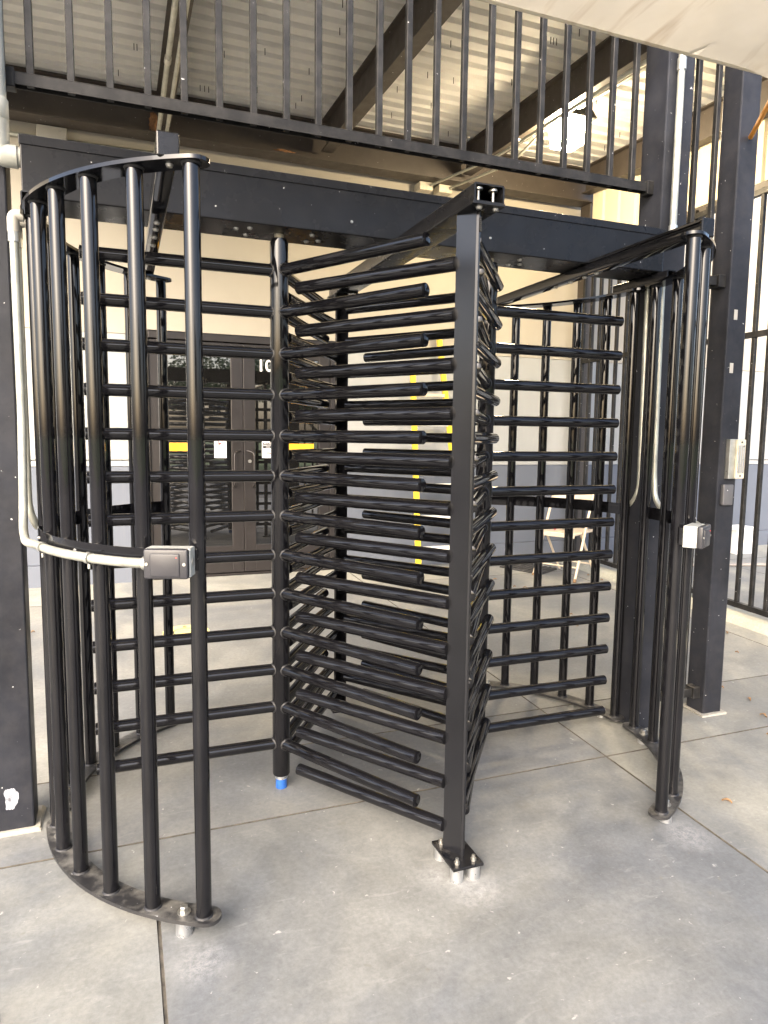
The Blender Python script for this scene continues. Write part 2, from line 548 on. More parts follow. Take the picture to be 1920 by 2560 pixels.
# ------------------------------------------------------------------ key dimensions (metres)
G = 0.035                     # the paving falls away from the building
def fz(y):
    y = max(-9.0, min(4.2, y))
    return G * y - 0.008
PITCH_Z = 0.1524              # rotor arm spacing
W = 0.8861                    # distance between the two rotor shafts
R = 0.687                     # rotor arm reach
Z0 = 0.1782                   # lowest arm of the left rotor
RT = 0.0220                   # tube radius
RC = 0.8149                   # cage radius
A0, DA = 2.0581, 0.1995       # first cage bar angle and step
ZB, ZT = 0.0305, 2.0839       # cage bar bottom / top
WALL_Y = 3.70

# ------------------------------------------------------------------ ground and paving
bm = bmesh.new()
ys = [-400, -60, -9.0, 4.2, 60, 400]
rows = [[bm.verts.new((x, y, fz(y) - 0.035)) for x in (-400, -30, 30, 400)] for y in ys]
for a, b in zip(rows, rows[1:]):
    for k in range(3):
        bm.faces.new((a[k], a[k + 1], b[k + 1], b[k]))
put("ground", finish(bm, "ground", False), 'ground', kind="structure", label="dark asphalt and far lawn running out beyond the concrete paving")

M['joint_dirt'] = paint("packed joint dirt", (0.060, 0.053, 0.042), 0.9, var=0.5, nscale=30, bmp=0.3)
pav = put("pavement", None, None, None, (0, 0, 0), kind="structure", label="sloping concrete slabs under and around the turnstile")
random.seed(11)
def slab(x0, x1, y0, y1, tint, gap=0.004):
    bm = bmesh.new()
    nx = 1
    c = 0.0016
    pts = []
    x0 += gap; x1 -= gap; y0 += gap; y1 -= gap
    o = [(x0, y0), (x1, y0), (x1, y1), (x0, y1)]
    i = [(x0 + c, y0 + c), (x1 - c, y0 + c), (x1 - c, y1 - c), (x0 + c, y1 - c)]
    T = [bm.verts.new((x, y, fz(y))) for x, y in i]
    E_ = [bm.verts.new((x, y, fz(y) - 0.003)) for x, y in o]
    B_ = [bm.verts.new((x, y, fz(y) - 0.034)) for x, y in o]
    bm.faces.new(T)
    for k in range(4):
        bm.faces.new((E_[k], E_[(k + 1) % 4], T[(k + 1) % 4], T[k])).material_index = 1     # dirty arris
        bm.faces.new((B_[k], B_[(k + 1) % 4], E_[(k + 1) % 4], E_[k])).material_index = 1
    s = put("slab", finish(bm, "slab", False), 'concrete', pav)
    s.data.materials.append(M['joint_dirt'])
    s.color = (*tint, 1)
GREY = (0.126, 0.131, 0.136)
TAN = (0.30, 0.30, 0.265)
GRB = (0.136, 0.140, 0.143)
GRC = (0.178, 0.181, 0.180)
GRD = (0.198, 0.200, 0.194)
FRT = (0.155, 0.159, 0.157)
LIT = (0.24, 0.24, 0.226)
MID = (0.245, 0.250, 0.234)
fx = [-6.3, -4.38, -2.44, -0.502, 1.430, 3.50, 5.45, 7.4, 9.3]
for k in range(8):
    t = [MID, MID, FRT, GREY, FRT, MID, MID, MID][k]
    for j, (y0, y1) in enumerate(((-3.1, -0.206), (-6.0, -3.1), (-9.0, -6.0))):
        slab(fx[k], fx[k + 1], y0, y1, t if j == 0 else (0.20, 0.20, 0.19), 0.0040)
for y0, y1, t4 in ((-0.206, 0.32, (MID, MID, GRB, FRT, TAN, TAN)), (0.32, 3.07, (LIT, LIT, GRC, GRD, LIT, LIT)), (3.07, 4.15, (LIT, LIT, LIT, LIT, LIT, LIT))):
    for k, (xa, xb) in enumerate(((-6.3, -4.38), (-4.38, -2.44), (-2.44, 1.430), (1.430, 3.5), (3.5, 5.45), (5.45, 9.3))):
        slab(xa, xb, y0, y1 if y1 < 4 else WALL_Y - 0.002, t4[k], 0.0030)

# dirt packed into the slab joints
def joint(x0, x1, y0, y1):
    bm = bmesh.new()
    n_ = 24
    long_x = (x1 - x0) > (y1 - y0)
    A_, B_ = [], []
    for k in range(n_ + 1):
        t_ = k / n_
        dz_ = -0.0030 - random.random() * 0.0022
        if long_x:
            x = x0 + (x1 - x0) * t_
            A_.append(bm.verts.new((x, y0, fz(y0) + dz_))); B_.append(bm.verts.new((x, y1, fz(y1) + dz_)))
        else:
            y_ = y0 + (y1 - y0) * t_
            A_.append(bm.verts.new((x0, y_, fz(y_) + dz_))); B_.append(bm.verts.new((x1, y_, fz(y_) + dz_)))
    for k in range(n_):
        bm.faces.new((A_[k], A_[k + 1], B_[k + 1], B_[k]))
    put("joint_filler", finish(bm, "joint_filler", False), 'joint_dirt', pav)
for yj in (-0.206, 0.32, 3.07, -3.1):
    joint(-6.3, 9.3, yj - 0.005, yj + 0.005)
for xj in (-0.502, 1.430, 3.50, -2.44, 5.45):
    joint(xj - 0.005, xj + 0.005, -3.09, -0.213)
for xj in (1.430, 3.50, -2.44, 5.45):
    for ya_, yb_ in ((-0.199, 0.313), (0.327, 3.063), (3.077, WALL_Y - 0.04)):
        joint(xj - 0.004, xj + 0.004, ya_, yb_)

# low kerb along the side fence
bm = bmesh.new()
prof = [(3.70, 0.0), (3.735, 0.05), (3.77, 0.062), (3.90, 0.062), (3.90, 0.0)]
ra = [bm.verts.new((x, -3.0, fz(-3.0) + z)) for x, z in prof]
rb = [bm.verts.new((x, 3.43, fz(3.43) + z)) for x, z in prof]
for k in range(len(prof)):
    bm.faces.new((ra[k], ra[(k + 1) % 5], rb[(k + 1) % 5], rb[k]))
bm.faces.new(ra); bm.faces.new(rb)
kerb = put("kerb", finish(bm, "kerb", True, 40), 'concrete', kind="structure", label="low concrete kerb under the side fence")
kerb.color = (*TAN, 1)

# ------------------------------------------------------------------ building behind
bld = thing("building", (0, WALL_Y, fz(WALL_Y)), "cream, pale grey and blue-grey stucco building behind the turnstile", "building")
DX0, DX1, DZ = -0.40, 1.36, 2.285       # door opening
XL, XR, TOPZ = -7.0, 14.0, 7.0
def wall_band(name, z0, z1, mat, proud):
    """one painted band, left and right of the door opening and over it"""
    bm = bmesh.new()
    y0 = WALL_Y - proud
    segs = []
    if z0 < DZ:
        zt = min(z1, DZ)
        segs += [(XL, DX0, z0, zt), (DX1, XR, z0, zt)]
    if z1 > DZ:
        segs += [(XL, XR, max(z0, DZ), z1)]
    for x0, x1, a, b in segs:
        bm_box(bm, x0, x1, y0, WALL_Y + 0.25, a, b)
    put(name, finish(bm, name, False), mat, bld)
wall_band("wall_base", fz(WALL_Y) - 0.1, 0.300, 'wallblue', 0.035)
wall_band("wall_lower", 0.303, 1.123, 'wallblue', 0.0)
wall_band("wall_middle", 1.127, 1.172, 'wallwhite', 0.006)
wall_band("wall_upper", 1.182, 2.236, 'wallwhite', 0.0)
wall_band("wall_top", 2.240, TOPZ, 'cream', 0.004)
for xx in (-2.5, 2.72, 5.4):
    bm = bmesh.new()
    bm_box(bm, xx, xx + 0.016, WALL_Y - 0.0065, WALL_Y + 0.1, 0.31, 4.0)
    put("control_joint", finish(bm, "control_joint", False), 'box_gray', bld)
# body of the building so that it throws its shadow over the forecourt
put("building_body", box_mesh("building_body", XL, XR, WALL_Y + 0.26, WALL_Y + 9, -0.2, TOPZ - 0.01), 'cream', bld)

# door: frame, two leaves with rails, glass, handles
fr = bmesh.new()
FY0, FY1 = WALL_Y + 0.012, WALL_Y + 0.11
zf = fz(WALL_Y)
bm_box(fr, DX0, DX0 + 0.07, FY0, FY1, zf, DZ, 0.004)
bm_box(fr, DX1 - 0.07, DX1, FY0, FY1, zf, DZ, 0.004)
bm_box(fr, DX0 + 0.071, DX1 - 0.071, FY0, FY1, DZ - 0.065, DZ, 0.004)
bm_box(fr, DX0 + 0.071, DX1 - 0.071, FY0, FY1 + 0.05, zf - 0.01, zf + 0.016, 0.003)
put("door_frame", finish(fr, "door_frame"), 'doorbrown', bld)
SEAM = 0.474
def leaf(x0, x1, hinge_left):
    ly0, ly1 = WALL_Y + 0.03, WALL_Y + 0.075
    z0, z1 = zf + 0.022, DZ - 0.072
    st = 0.106
    bm = bmesh.new()
    bm_box(bm, x0, x0 + st, ly0, ly1, z0, z1, 0.004)
    bm_box(bm, x1 - st, x1, ly0, ly1, z0, z1, 0.004)
    bm_box(bm, x0 + st - 0.001, x1 - st + 0.001, ly0 + 0.001, ly1 - 0.001, z0, z0 + 0.25, 0.003)
    bm_box(bm, x0 + st - 0.001, x1 - st + 0.001, ly0 + 0.001, ly1 - 0.001, z1 - 0.115, z1, 0.003)
    d = put("door_leaf", finish(bm, "door_leaf"), 'doorbrown', bld)
    put("glass_pane", box_mesh("glass_pane", x0 + st, x1 - st, ly0 + 0.018, ly0 + 0.028, z0 + 0.25, z1 - 0.115), 'glass', d)
    gx = SEAM + (-0.072 if not hinge_left else 0.072) * 1.0
    s = -1 if x1 < SEAM + 0.01 else 1
    hx = SEAM + s * 0.088
    pts = fillet([(SEAM + s * 0.03, ly0, 1.262), (hx, ly0 - 0.045, 1.245), (hx, ly0 - 0.05, 0.95), (hx, ly0, 0.93)], 0.035)
    put("handle", tube_mesh("handle", pts, 0.009, 10), 'doorbrown', d)
    return d, ly0
dl, ly0 = leaf(DX0 + 0.072, SEAM - 0.002, True)
dr, _ = leaf(SEAM + 0.002, DX1 - 0.072, False)
put("lock_cylinder", tube_mesh("lock_cylinder", [(0.528, ly0 + 0.004, 1.166), (0.528, ly0 - 0.008, 1.166)], 0.016, 20), 'bolt', dr)
GY = ly0 + 0.0175
def flat_text(txt, size, x, z, mat, parent, y=None, name="lettering", align='CENTER'):
    mw = Matrix.Translation((x, (GY if y is None else y), z)) @ Matrix.Rotation(PI / 2, 4, 'X')
    return put(name, text_mesh(txt, size, 0.0004, align), mat, parent, mw)
def flat_rect(x0, x1, z0, z1, mat, parent, y, name, th=0.0008):
    return put(name, box_mesh(name, x0, x1, y - th, y, z0, z1), mat, parent)
flat_text("10", 0.150, 0.602, 2.028, 'signwhite', dr, name="door_number", align='LEFT')
# no firearms sign on the left leaf
sg = flat_rect(0.214, 0.322, 1.195, 1.355, 'signwhite', dl, GY, "firearms_sign")
def ring_flat(cx, cz, r, y, mat, parent, th=0.006, slash=True):
    bm = bmesh.new()
    n = 28
    a = [[bm.verts.new((cx + rr * math.cos(2 * PI * k / n), y, cz + rr * math.sin(2 * PI * k / n))) for k in range(n)] for rr in (r - th, r)]
    for k in range(n):
        bm.faces.new((a[0][k], a[0][(k + 1) % n], a[1][(k + 1) % n], a[1][k]))
    if slash:
        mt = Matrix.Translation((cx, y, cz)) @ Matrix.Rotation(PI / 4, 4, 'Y')
        bm_box(bm, -r + th / 2, r - th / 2, -0.0002, 0.0002, -th / 2, th / 2, mat=mt)
    put("prohibition_ring", finish(bm, "prohibition_ring", False), mat, parent)
bm = bmesh.new()
bm_box(bm, 0.250, 0.288, GY - 0.0022, GY - 0.0014, 1.325, 1.333)
bm_box(bm, 0.252, 0.262, GY - 0.0022, GY - 0.0014, 1.308, 1.3255)
bm_box(bm, 0.266, 0.273, GY - 0.0022, GY - 0.0014, 1.316, 1.3255)
put("gun_pictogram", finish(bm, "gun_pictogram", False), 'ink', dl)
ring_flat(0.268, 1.324, 0.029, GY - 0.0025, 'red', dl, 0.0045)
for k, t in enumerate(("NO FIREARMS", "OR WEAPONS", "ALLOWED IN", "THIS PROPERTY")):
    flat_text(t, 0.0155, 0.268, 1.276 - k * 0.0185, 'ink', dl, GY - 0.0014)
# smoking sign on the right leaf
flat_rect(0.644, 0.752, 1.195, 1.350, 'signwhite', dr, GY, "smoking_sign")
flat_rect(0.652, 0.745, 1.283, 1.338, 'ink', dr, GY - 0.0009, "sign_panel")
for k, t in enumerate(("SMOKE AND", "TOBACCO-FREE", "ZONE")):
    flat_text(t, 0.0135, 0.698, 1.326 - k * 0.0155, 'signwhite', dr, GY - 0.0022)
ring_flat(0.715, 1.238, 0.026, GY - 0.0018, 'red', dr, 0.0045)
bm = bmesh.new()
bm_box(bm, 0.696, 0.735, GY - 0.0016, GY - 0.0010, 1.235, 1.242)
put("cigarette_pictogram", finish(bm, "cigarette_pictogram", False), 'ink', dr)
# yellow stickers
flat_rect(-0.172, 0.06, 1.256, 1.328, 'decal_yellow', dl, GY, "yellow_sticker")
flat_rect(0.88, 1.135, 1.256, 1.328, 'decal_yellow', dr, GY, "yellow_sticker")

# ------------------------------------------------------------------ canopy roof: beams, deck, siding, column
def cz_(y, base=4.10):
    return base + 0.045 * (y - 3.44)
can = thing("canopy_roof", (4.0, 3.53, fz(3.5)), "white ribbed metal deck roof on brown steel beams over the turnstile", "canopy")
def i_beam_y(xc, y0, y1, depth=0.255, fw_=0.10, tf=0.011, tw=0.008):
    bm = bmesh.new()
    def bx(x0, x1, za, zb):
        vs = bm_box(bm, x0, x1, y0, y1, za, zb)
        for v in vs:
            v.co.z += 0.045 * (v.co.y - 3.44)
    t = 4.10 - 0.002
    bx(xc - fw_ / 2, xc + fw_ / 2, t - tf, t)
    bx(xc - tw / 2, xc + tw / 2, t - depth + tf, t - tf)
    bx(xc - fw_ / 2, xc + fw_ / 2, t - depth, t - depth + tf)
    return put("roof_beam", finish(bm, "roof_beam", False), 'brown_steel', can)
RY0 = -0.15
for xc in (-1.525, -0.180, 1.166, 2.518, 3.858):
    i_beam_y(xc, RY0, 3.435)
bm = bmesh.new()
bm_box(bm, -2.3, 4.05, 3.44, 3.62, 4.085, 4.100)
bm_box(bm, -2.3, 4.05, 3.524, 3.534, 3.795, 4.085)
bm_box(bm, -2.3, 4.05, 3.44, 3.62, 3.780, 3.795)
put("header_beam", finish(bm, "header_beam", False), 'brown_steel', can)
# front edge beam of the roof
bm = bmesh.new()
bm_box(bm, -2.3, 4.05, RY0 - 0.06, RY0 - 0.002, 3.68, 3.90)
put("edge_beam", finish(bm, "edge_beam", False), 'brown_steel', can)
# ribbed deck panels: ribs run along X
def deck_panel(x0, x1):
    bm = bmesh.new()
    p = 0.1524
    prof = []
    y = RY0 - 0.05
    while y < WALL_Y - 0.03:
        prof += [(y, 0.0), (y + 0.088, 0.0), (y + 0.103, 0.036), (y + 0.137, 0.036)]
        y += p
    prof = [(yy, z) for yy, z in prof if yy < WALL_Y - 0.01]
    a = [bm.verts.new((x0, yy, cz_(yy) + z)) for yy, z in prof]
    b = [bm.verts.new((x1, yy, cz_(yy) + z)) for yy, z in prof]
    for k in range(len(prof) - 1):
        bm.faces.new((a[k], b[k], b[k + 1], a[k + 1]))
    r = bmesh.ops.solidify(bm, geom=list(bm.faces), thickness=-0.0012)
    put("deck_panel", finish(bm, "deck_panel", False), 'deck', can)
for x0, x1 in ((-2.3, -1.552), (-1.55, -0.205), (-0.203, 1.14), (1.142, 2.495), (2.497, 4.06)):
    deck_panel(x0, x1)
put("roof_cover", box_mesh("roof_cover", -2.3, 4.06, RY0 - 0.05, WALL_Y - 0.005, 4.22, 4.26), 'deck', can)
# screw tips poking through the deck
scr = tube_mesh("screw_tip", [(0, 0, 0), (0, 0, -0.045)], 0.0028, 6)
random.seed(5)
for k in range(46):
    x = random.choice((0.0, 0.08)) + random.choice((-0.9, -0.5, 0.1, 0.45, 0.8, 1.5, 1.8, 2.15, 2.9, 3.3, 3.6)) + random.uniform(-0.05, 0.05)
    y = random.uniform(1.0, 3.2)
    y = RY0 - 0.05 + round((y - RY0 + 0.05) / 0.1524) * 0.1524 + 0.04
    put("screw_tip", scr, 'rail_black', can, (x, y, cz_(y) + 0.002))
# ribbed siding hung along the right side
bm = bmesh.new()
prof = []
y = -0.15
while y < 3.42:
    prof += [(y, 0.0), (y + 0.10, 0.0), (y + 0.115, 0.02), (y + 0.165, 0.02), (y + 0.18, 0.0)]
    y += 0.23
prof = [q for q in prof if q[0] < 3.42]
rowsc = [[bm.verts.new((3.925 + d + o, yy, z)) for yy, d in prof] for o, top in ((0, 0), (0, 1), (0.004, 1), (0.004, 0)) for z in [0]]
for r_, top in zip(rowsc, (0, 1, 1, 0)):
    for v in r_:
        v.co.z = cz_(v.co.y) - 0.003 if top else 3.302
for q in range(4):
    ra_, rb_ = rowsc[q], rowsc[(q + 1) % 4]
    for k in range(len(prof) - 1):
        bm.faces.new((ra_[k], ra_[k + 1], rb_[k + 1], rb_[k]))
put("side_cladding", finish(bm, "side_cladding", False), 'panel', can)
put("cladding_trim", box_mesh("cladding_trim", 3.895, 3.96, -0.15, 3.43, 3.225, 3.30, 0.004), 'brown_steel', can)
# steel column at the building corner
col = bmesh.new()
bm_box(col, 3.93, 4.05, 3.45, 3.61, fz(3.5), 3.778, 0.008)
put("column", finish(col, "column"), 'brown_steel', can)
put("column_base", box_mesh("column_base", 3.89, 4.09, 3.41, 3.65, fz(3.53) - 0.01, fz(3.53) + 0.014, 0.003), 'brown_steel', can)

# mud-dauber nests on the header beam
def lump(name, c, sx, sy, sz, n=26):
    bm = bmesh.new()
    bmesh.ops.create_icosphere(bm, subdivisions=3, radius=1.0)
    for v in bm.verts:
        k = 1 + 0.35 * math.sin(v.co.x * 7 + v.co.z * 5) * math.cos(v.co.y * 6 + v.co.z * 9) + random.uniform(-.1, .1)
        v.co = Vector((v.co.x * sx * k, v.co.y * sy * k, v.co.z * sz * k))
    return put(name, finish(bm, name, True, 80), 'rust', None, c)
o = lump("wasp_nest", (-0.255, 3.515, 3.885), 0.03, 0.02, 0.075)
o["label"] = "small brown mud nest stuck to the beam above the left card reader bars"; o["category"] = "nest"; o["group"] = "mud nests on the beam"
o = lump("wasp_nest", (0.80, 3.47, 3.802), 0.085, 0.03, 0.017)
o["label"] = "long flat brown mud nest on the beam flange above the middle of the header"; o["category"] = "nest"; o["group"] = "mud nests on the beam"

# flood lamp hung beside the second beam
lx0, lx1, lyy0, lyy1, lz0, lz1 = 2.585, 2.800, 2.0, 2.2, 3.63, 3.80
lamp = thing("flood_lamp", (2.69, 2.1, 3.95), "lit square flood lamp with dark hood under the canopy deck", "lamp")
bm = bmesh.new()
vs = bm_box(bm, lx0, lx1, lyy0, lyy1, lz0, lz1, 0.012)
for v in vs:
    k = 1 - 0.12 * (lz1 - v.co.z) / (lz1 - lz0)
    v.co.x = 2.6925 + (v.co.x - 2.6925) * k
    v.co.y = 2.1 + (v.co.y - 2.1) * k
put("lens", finish(bm, "lens"), 'lamp', lamp)
bm = bmesh.new()
vs = bm_box(bm, lx0 - 0.035, lx1 + 0.05, lyy0 - 0.05, lyy1 + 0.03, lz1 + 0.002, 3.93, 0.004)
for v in vs:
    k = 1 - 0.42 * max(0, (v.co.z - lz1 - 0.03)) / 0.12
    v.co.x = 2.70 + (v.co.x - 2.70) * k
    v.co.y = 2.09 + (v.co.y - 2.09) * k
put("hood", finish(bm, "hood"), 'rail_black', lamp)
put("mounting_stem", tube_mesh("mounting_stem", [(2.70, 2.09, 3.925), (2.70, 2.09, cz_(2.09) + 0.001)], 0.02, 12), 'rail_black', lamp)

# conduits on the beams and wall
def conduit(name, pts, r, label, rad=0.08, mat='emt', group=None, couplings=(), cat="conduit"):
    me = tube_mesh(name, fillet(pts, rad), r, 14)
    o = put(name, me, mat, None, None, label, cat, group)
    for c0, c1 in couplings:
        put("coupling", tube_mesh("coupling", [c0, c1], r * 1.28, 14), 'galv', o)
    return o
conduit("ceiling_conduit", [(-0.235, -0.1, 3.66), (-0.235, 3.645, 3.705), (-0.255, 3.66, 3.702), (-0.90, 3.672, 3.700)], 0.017,
        "pale conduit under the leftmost visible roof beam turning left along the wall", 0.09, couplings=[((-0.235, 2.05, 3.688), (-0.235, 2.12, 3.689))], group="roof conduits")
conduit("ceiling_conduit", [(-0.178, -0.1, 3.65), (-0.178, 3.69, 3.70)], 0.014, "thinner pale conduit just right of the one that turns along the wall", group="roof conduits")
jb = thing("junction_box", (-1.01, 3.66, 3.55), "grey junction box on the wall above the header's left end", "junction box")
put("cover", box_mesh("cover", -1.115, -0.902, 3.60, WALL_Y - 0.006, 3.52, 3.775, 0.004), 'box_gray', jb)
put("screw", tube_mesh("screw", [(-0.95, 3.602, 3.745), (-0.95, 3.596, 3.745)], 0.006, 10), 'bolt', jb)
conduit("wall_conduit", [(-1.117, 3.672, 3.70), (-2.2, 3.672, 3.70)], 0.017, "pale conduit leaving the grey junction box to the left", group="roof conduits")
for k, (xa, lab) in enumerate(((2.10, "left of two small cream boxes on the wall under the beam"), (2.30, "right of two small cream boxes on the wall under the beam"))):
    b = thing("junction_box", (xa + 0.07, 3.65, 3.71), lab, "junction box", "pair of small cream boxes")
    put("cover", box_mesh("cover", xa, xa + 0.135, 3.56, WALL_Y - 0.006, 3.705, 3.778 - 0.002, 0.003), 'cream_box', b)
    for q in (0.03, 0.105):
        put("screw", tube_mesh("screw", [(xa + q, 3.562, 3.717), (xa + q, 3.557, 3.717)], 0.004, 8), 'bolt', b)
    put("connector", tube_mesh("connector", [(xa + 0.115, 3.545, 3.752), (xa + 0.115, 3.561, 3.752)], 0.014, 10), 'bolt', b)
    ex = 2.435 if k == 0 else 2.60
    conduit("lamp_conduit", [(xa + 0.115, 3.55, 3.752), (ex, 2.75, 3.745), (ex, -0.1, 3.60)] if k == 0 else
            [(xa + 0.115, 3.55, 3.752), (ex, 2.75, 3.725), (ex + 0.015, 2.25, 3.83)],
            0.012, "pale conduit from the left cream box along the lamp beam" if k == 0 else "pale conduit from the right cream box to the lit lamp", 0.2, group="roof conduits",
            couplings=[((ex, 2.38, 3.741), (ex, 2.44, 3.742))] if k == 0 else [])
conduit("lamp_conduit", [(2.66, -0.1, 3.70), (2.66, 1.93, 3.83), (2.67, 2.04, 3.90)], 0.012, "pale conduit from the front edge of the roof to the lit lamp", 0.1, group="roof conduits")

# ------------------------------------------------------------------ posts and fences
def square_post(name, x0, x1, y0, y1, z1, label, cat="post"):
    o = put(name, box_mesh(name, x0, x1, y0, y1, fz((y0 + y1) / 2) - 0.03, z1, 0.006, 2), 'post_black', None, None, label, cat)
    return o
lp = square_post("fence_post", -1.012, -0.892, 0.0, 0.115, 3.90, "black square post with a white scuff at the left edge of the photo")
p2 = square_post("fence_post", 1.735, 1.885, -0.03, 0.12, 3.92, "thick black post behind the right cage carrying the pale conduit")
p3 = square_post("gate_post", 2.195, 2.315, -0.005, 0.11, 3.92, "black square post with a silver lock keep and grey reader")
# concrete grout collars at post bases
for o, (xa, xb, ya, yb) in ((lp, (-1.012, -0.892, 0.0, 0.115)), (p3, (2.195, 2.315, -0.005, 0.11))):
    bm = bmesh.new()
    vs = bm_box(bm, xa - 0.022, xb + 0.022, ya - 0.022, yb + 0.022, -0.03, 0.009, 0.006)
    for v in vs:
        v.co.z += fz(v.co.y)
        v.co.x += random.uniform(-0.006, 0.006)
        v.co.y += random.uniform(-0.006, 0.006)
    c = put("grout_collar", finish(bm, "grout_collar"), 'concrete', o)
    c.color = (0.22, 0.215, 0.20, 1)
# white paint scuff on the left post (a thin raised paint patch)
bm = bmesh.new()
cvs = []
n = 40
for k in range(n):
    a = 2 * PI * k / n
    rx = 0.021 * (1 + 0.25 * math.sin(3 * a + 1) + random.uniform(-.08, .08))
    rz = 0.047 * (1 + 0.2 * math.cos(2 * a) + random.uniform(-.08, .08))
    cvs.append(bm.verts.new((-0.965 + rx * math.cos(a), -0.0008, 0.115 + rz * math.sin(a))))
bm.faces.new(cvs)
def scuff_mat():
    mt, nt, bs = new_mat("sprayed white scuff")
    v = vec_in(nt, True)
    f = ramp(nt, noise(nt, v, 40, 6, 0.7), 0.32, 0.6, (0.05, 0.05, 0.06), (0.33, 0.35, 0.39))
    nt.links.new(f, bs.inputs["Base Color"])
    bs.inputs["Roughness"].default_value = 0.7
    return mt
put("paint_scuff", finish(bm, "paint_scuff", False), scuff_mat(), lp)
# small rail stub left of the left post
put("rail_stub", box_mesh("rail_stub", -1.9, -1.013, 0.035, 0.08, 0.10, 0.145, 0.003), 'rail_black', lp)

PK = 0.0235
def picket_mesh(z0, z1):
    return box_mesh("picket", -PK / 2, PK / 2, -PK / 2, PK / 2, z0, z1, 0.002, 1)
def channel_rail(name, x0, x1, yc, z0, z1, w=0.038, t=0.003):
    """upside-down U rail, open below"""
    bm = bmesh.new()
    bm_box(bm, x0, x1, yc - w / 2, yc - w / 2 + t, z0, z1 - t)
    bm_box(bm, x0, x1, yc + w / 2 - t, yc + w / 2, z0, z1 - t)
    bm_box(bm, x0, x1, yc - w / 2, yc + w / 2, z1 - t, z1, 0.001, 1)
    return finish(bm, name, False)
up = thing("picket_fence", (0.42, 0.05, 2.525), "black picket panel closing the gap above the turnstile header", "fence panel", "picket fence panels")
put("bottom_rail", channel_rail("bottom_rail", -0.868, 1.712, 0.05, 2.524, 2.563), 'rail_black', up)
pm = picket_mesh(2.527, 3.93)
for k in range(21):
    put("picket", pm, 'rail_black', up, (-0.813 + k * 0.1220, 0.05, 0))
put("top_rail", channel_rail("top_rail", -0.868, 1.712, 0.05, 3.70, 3.74), 'rail_black', up)
for xa in (-0.892, 1.701):
    put("rail_bracket", box_mesh("rail_bracket", xa, xa + 0.034, 0.025, 0.075, 2.512, 2.572, 0.003), 'rail_black', up)
# narrow panel between the two right posts
npn = thing("picket_fence", (2.04, 0.05, 0.1), "narrow two-picket panel between the thick post and the lock post", "fence panel", "picket fence panels")
pm2 = picket_mesh(0.08, 3.86)
for x in (1.985, 2.105):
    put("picket", pm2, 'rail_black', npn, (x, 0.05, 0))
for z in (0.085, 2.148, 3.70):
    put("rail", channel_rail("rail", 1.886, 2.194, 0.05, z, z + 0.042), 'rail_black', npn)
    put("rail_bracket", box_mesh("rail_bracket", 2.150, 2.1945, 0.02, 0.08, z - 0.010, z + 0.050, 0.003), 'rail_black', npn)
# side fence running back to the building
SFX = 3.835
sf = thing("picket_fence", (SFX, 1.5, fz(1.5)), "long black picket fence along the right side running back to the building", "fence panel", "picket fence panels")
bm = bmesh.new()
def sbar(za, zb, slope):
    vs = bm_box(bm, SFX - 0.02, SFX + 0.02, -3.0, 3.44, za, zb)
    for v in vs:
        v.co.z += slope * v.co.y
for nm, za, zb, sl in (("bottom_rail", 0.085, 0.125, G), ("middle_rail", 2.165, 2.205, 0.0), ("top_rail", 3.18, 3.22, 0.0)):
    bm = bmesh.new()
    sbar(za, zb, sl)
    put(nm, finish(bm, nm, False), 'rail_black', sf)
pm3 = box_mesh("picket", -0.0145, 0.0145, -0.0145, 0.0145, 0.0, 3.10, 0.002, 1)
y = -2.95
while y < 3.42:
    if abs(y - 1.67) > 0.06:
        put("picket", pm3, 'rail_black', sf, (SFX, y, 0.09 + fz(y)))
    y += 0.1285
put("post", box_mesh("post", SFX - 0.035, SFX + 0.035, 1.63, 1.70, fz(1.67) + 0.055, 3.22, 0.004), 'post_black', sf)
put("post", box_mesh("post", SFX - 0.035, SFX + 0.035, -3.07, -3.0, fz(-3.0) + 0.055, 3.22, 0.004), 'post_black', sf)

# ------------------------------------------------------------------ turnstile frame
ts = thing("turnstile", (W / 2, 0, 0), "glossy black double full-height turnstile frame with curved bar cages", "turnstile")
HX0, HX1, HZ0, HZ1, HY = -0.838, 1.700, 2.138, 2.318, 0.10
bm = bmesh.new()
bm_box(bm, HX0, HX1, -HY, HY, HZ0, HZ1, 0.004)
hd = put("header", finish(bm, "header"), 'header_black', ts)
put("header_lid", box_mesh("header_lid", HX0 - 0.003, HX1 + 0.003, -HY - 0.004, HY + 0.004, HZ1 - 0.026, HZ1 + 0.004, 0.002), 'header_black', ts)
bolt_me = tube_mesh("bolt", [(0, 0, 0), (0, 0, -0.007)], [0.0105, 0.0075], 14)
for bx, by in ((-0.115, -0.045), (-0.115, 0.045), (-0.16, -0.02), (0.115, -0.045), (0.115, 0.045), (0.155, 0.02)):
    for cx in (0.0, W):
        put("bolt", bolt_me, 'bolt', hd, (cx + bx, by, HZ0))
for xx, zz in ((-0.64, 2.20), (0.25, 2.185), (0.83, 2.19)):
    mw = Matrix.Translation((xx, -HY, zz)) @ Matrix.Rotation(PI / 2, 4, 'X')
    put("rivet", tube_mesh("rivet", [(0, 0, 0), (0, 0, 0.004)], [0.006, 0.004], 10), 'bolt', hd, mw)
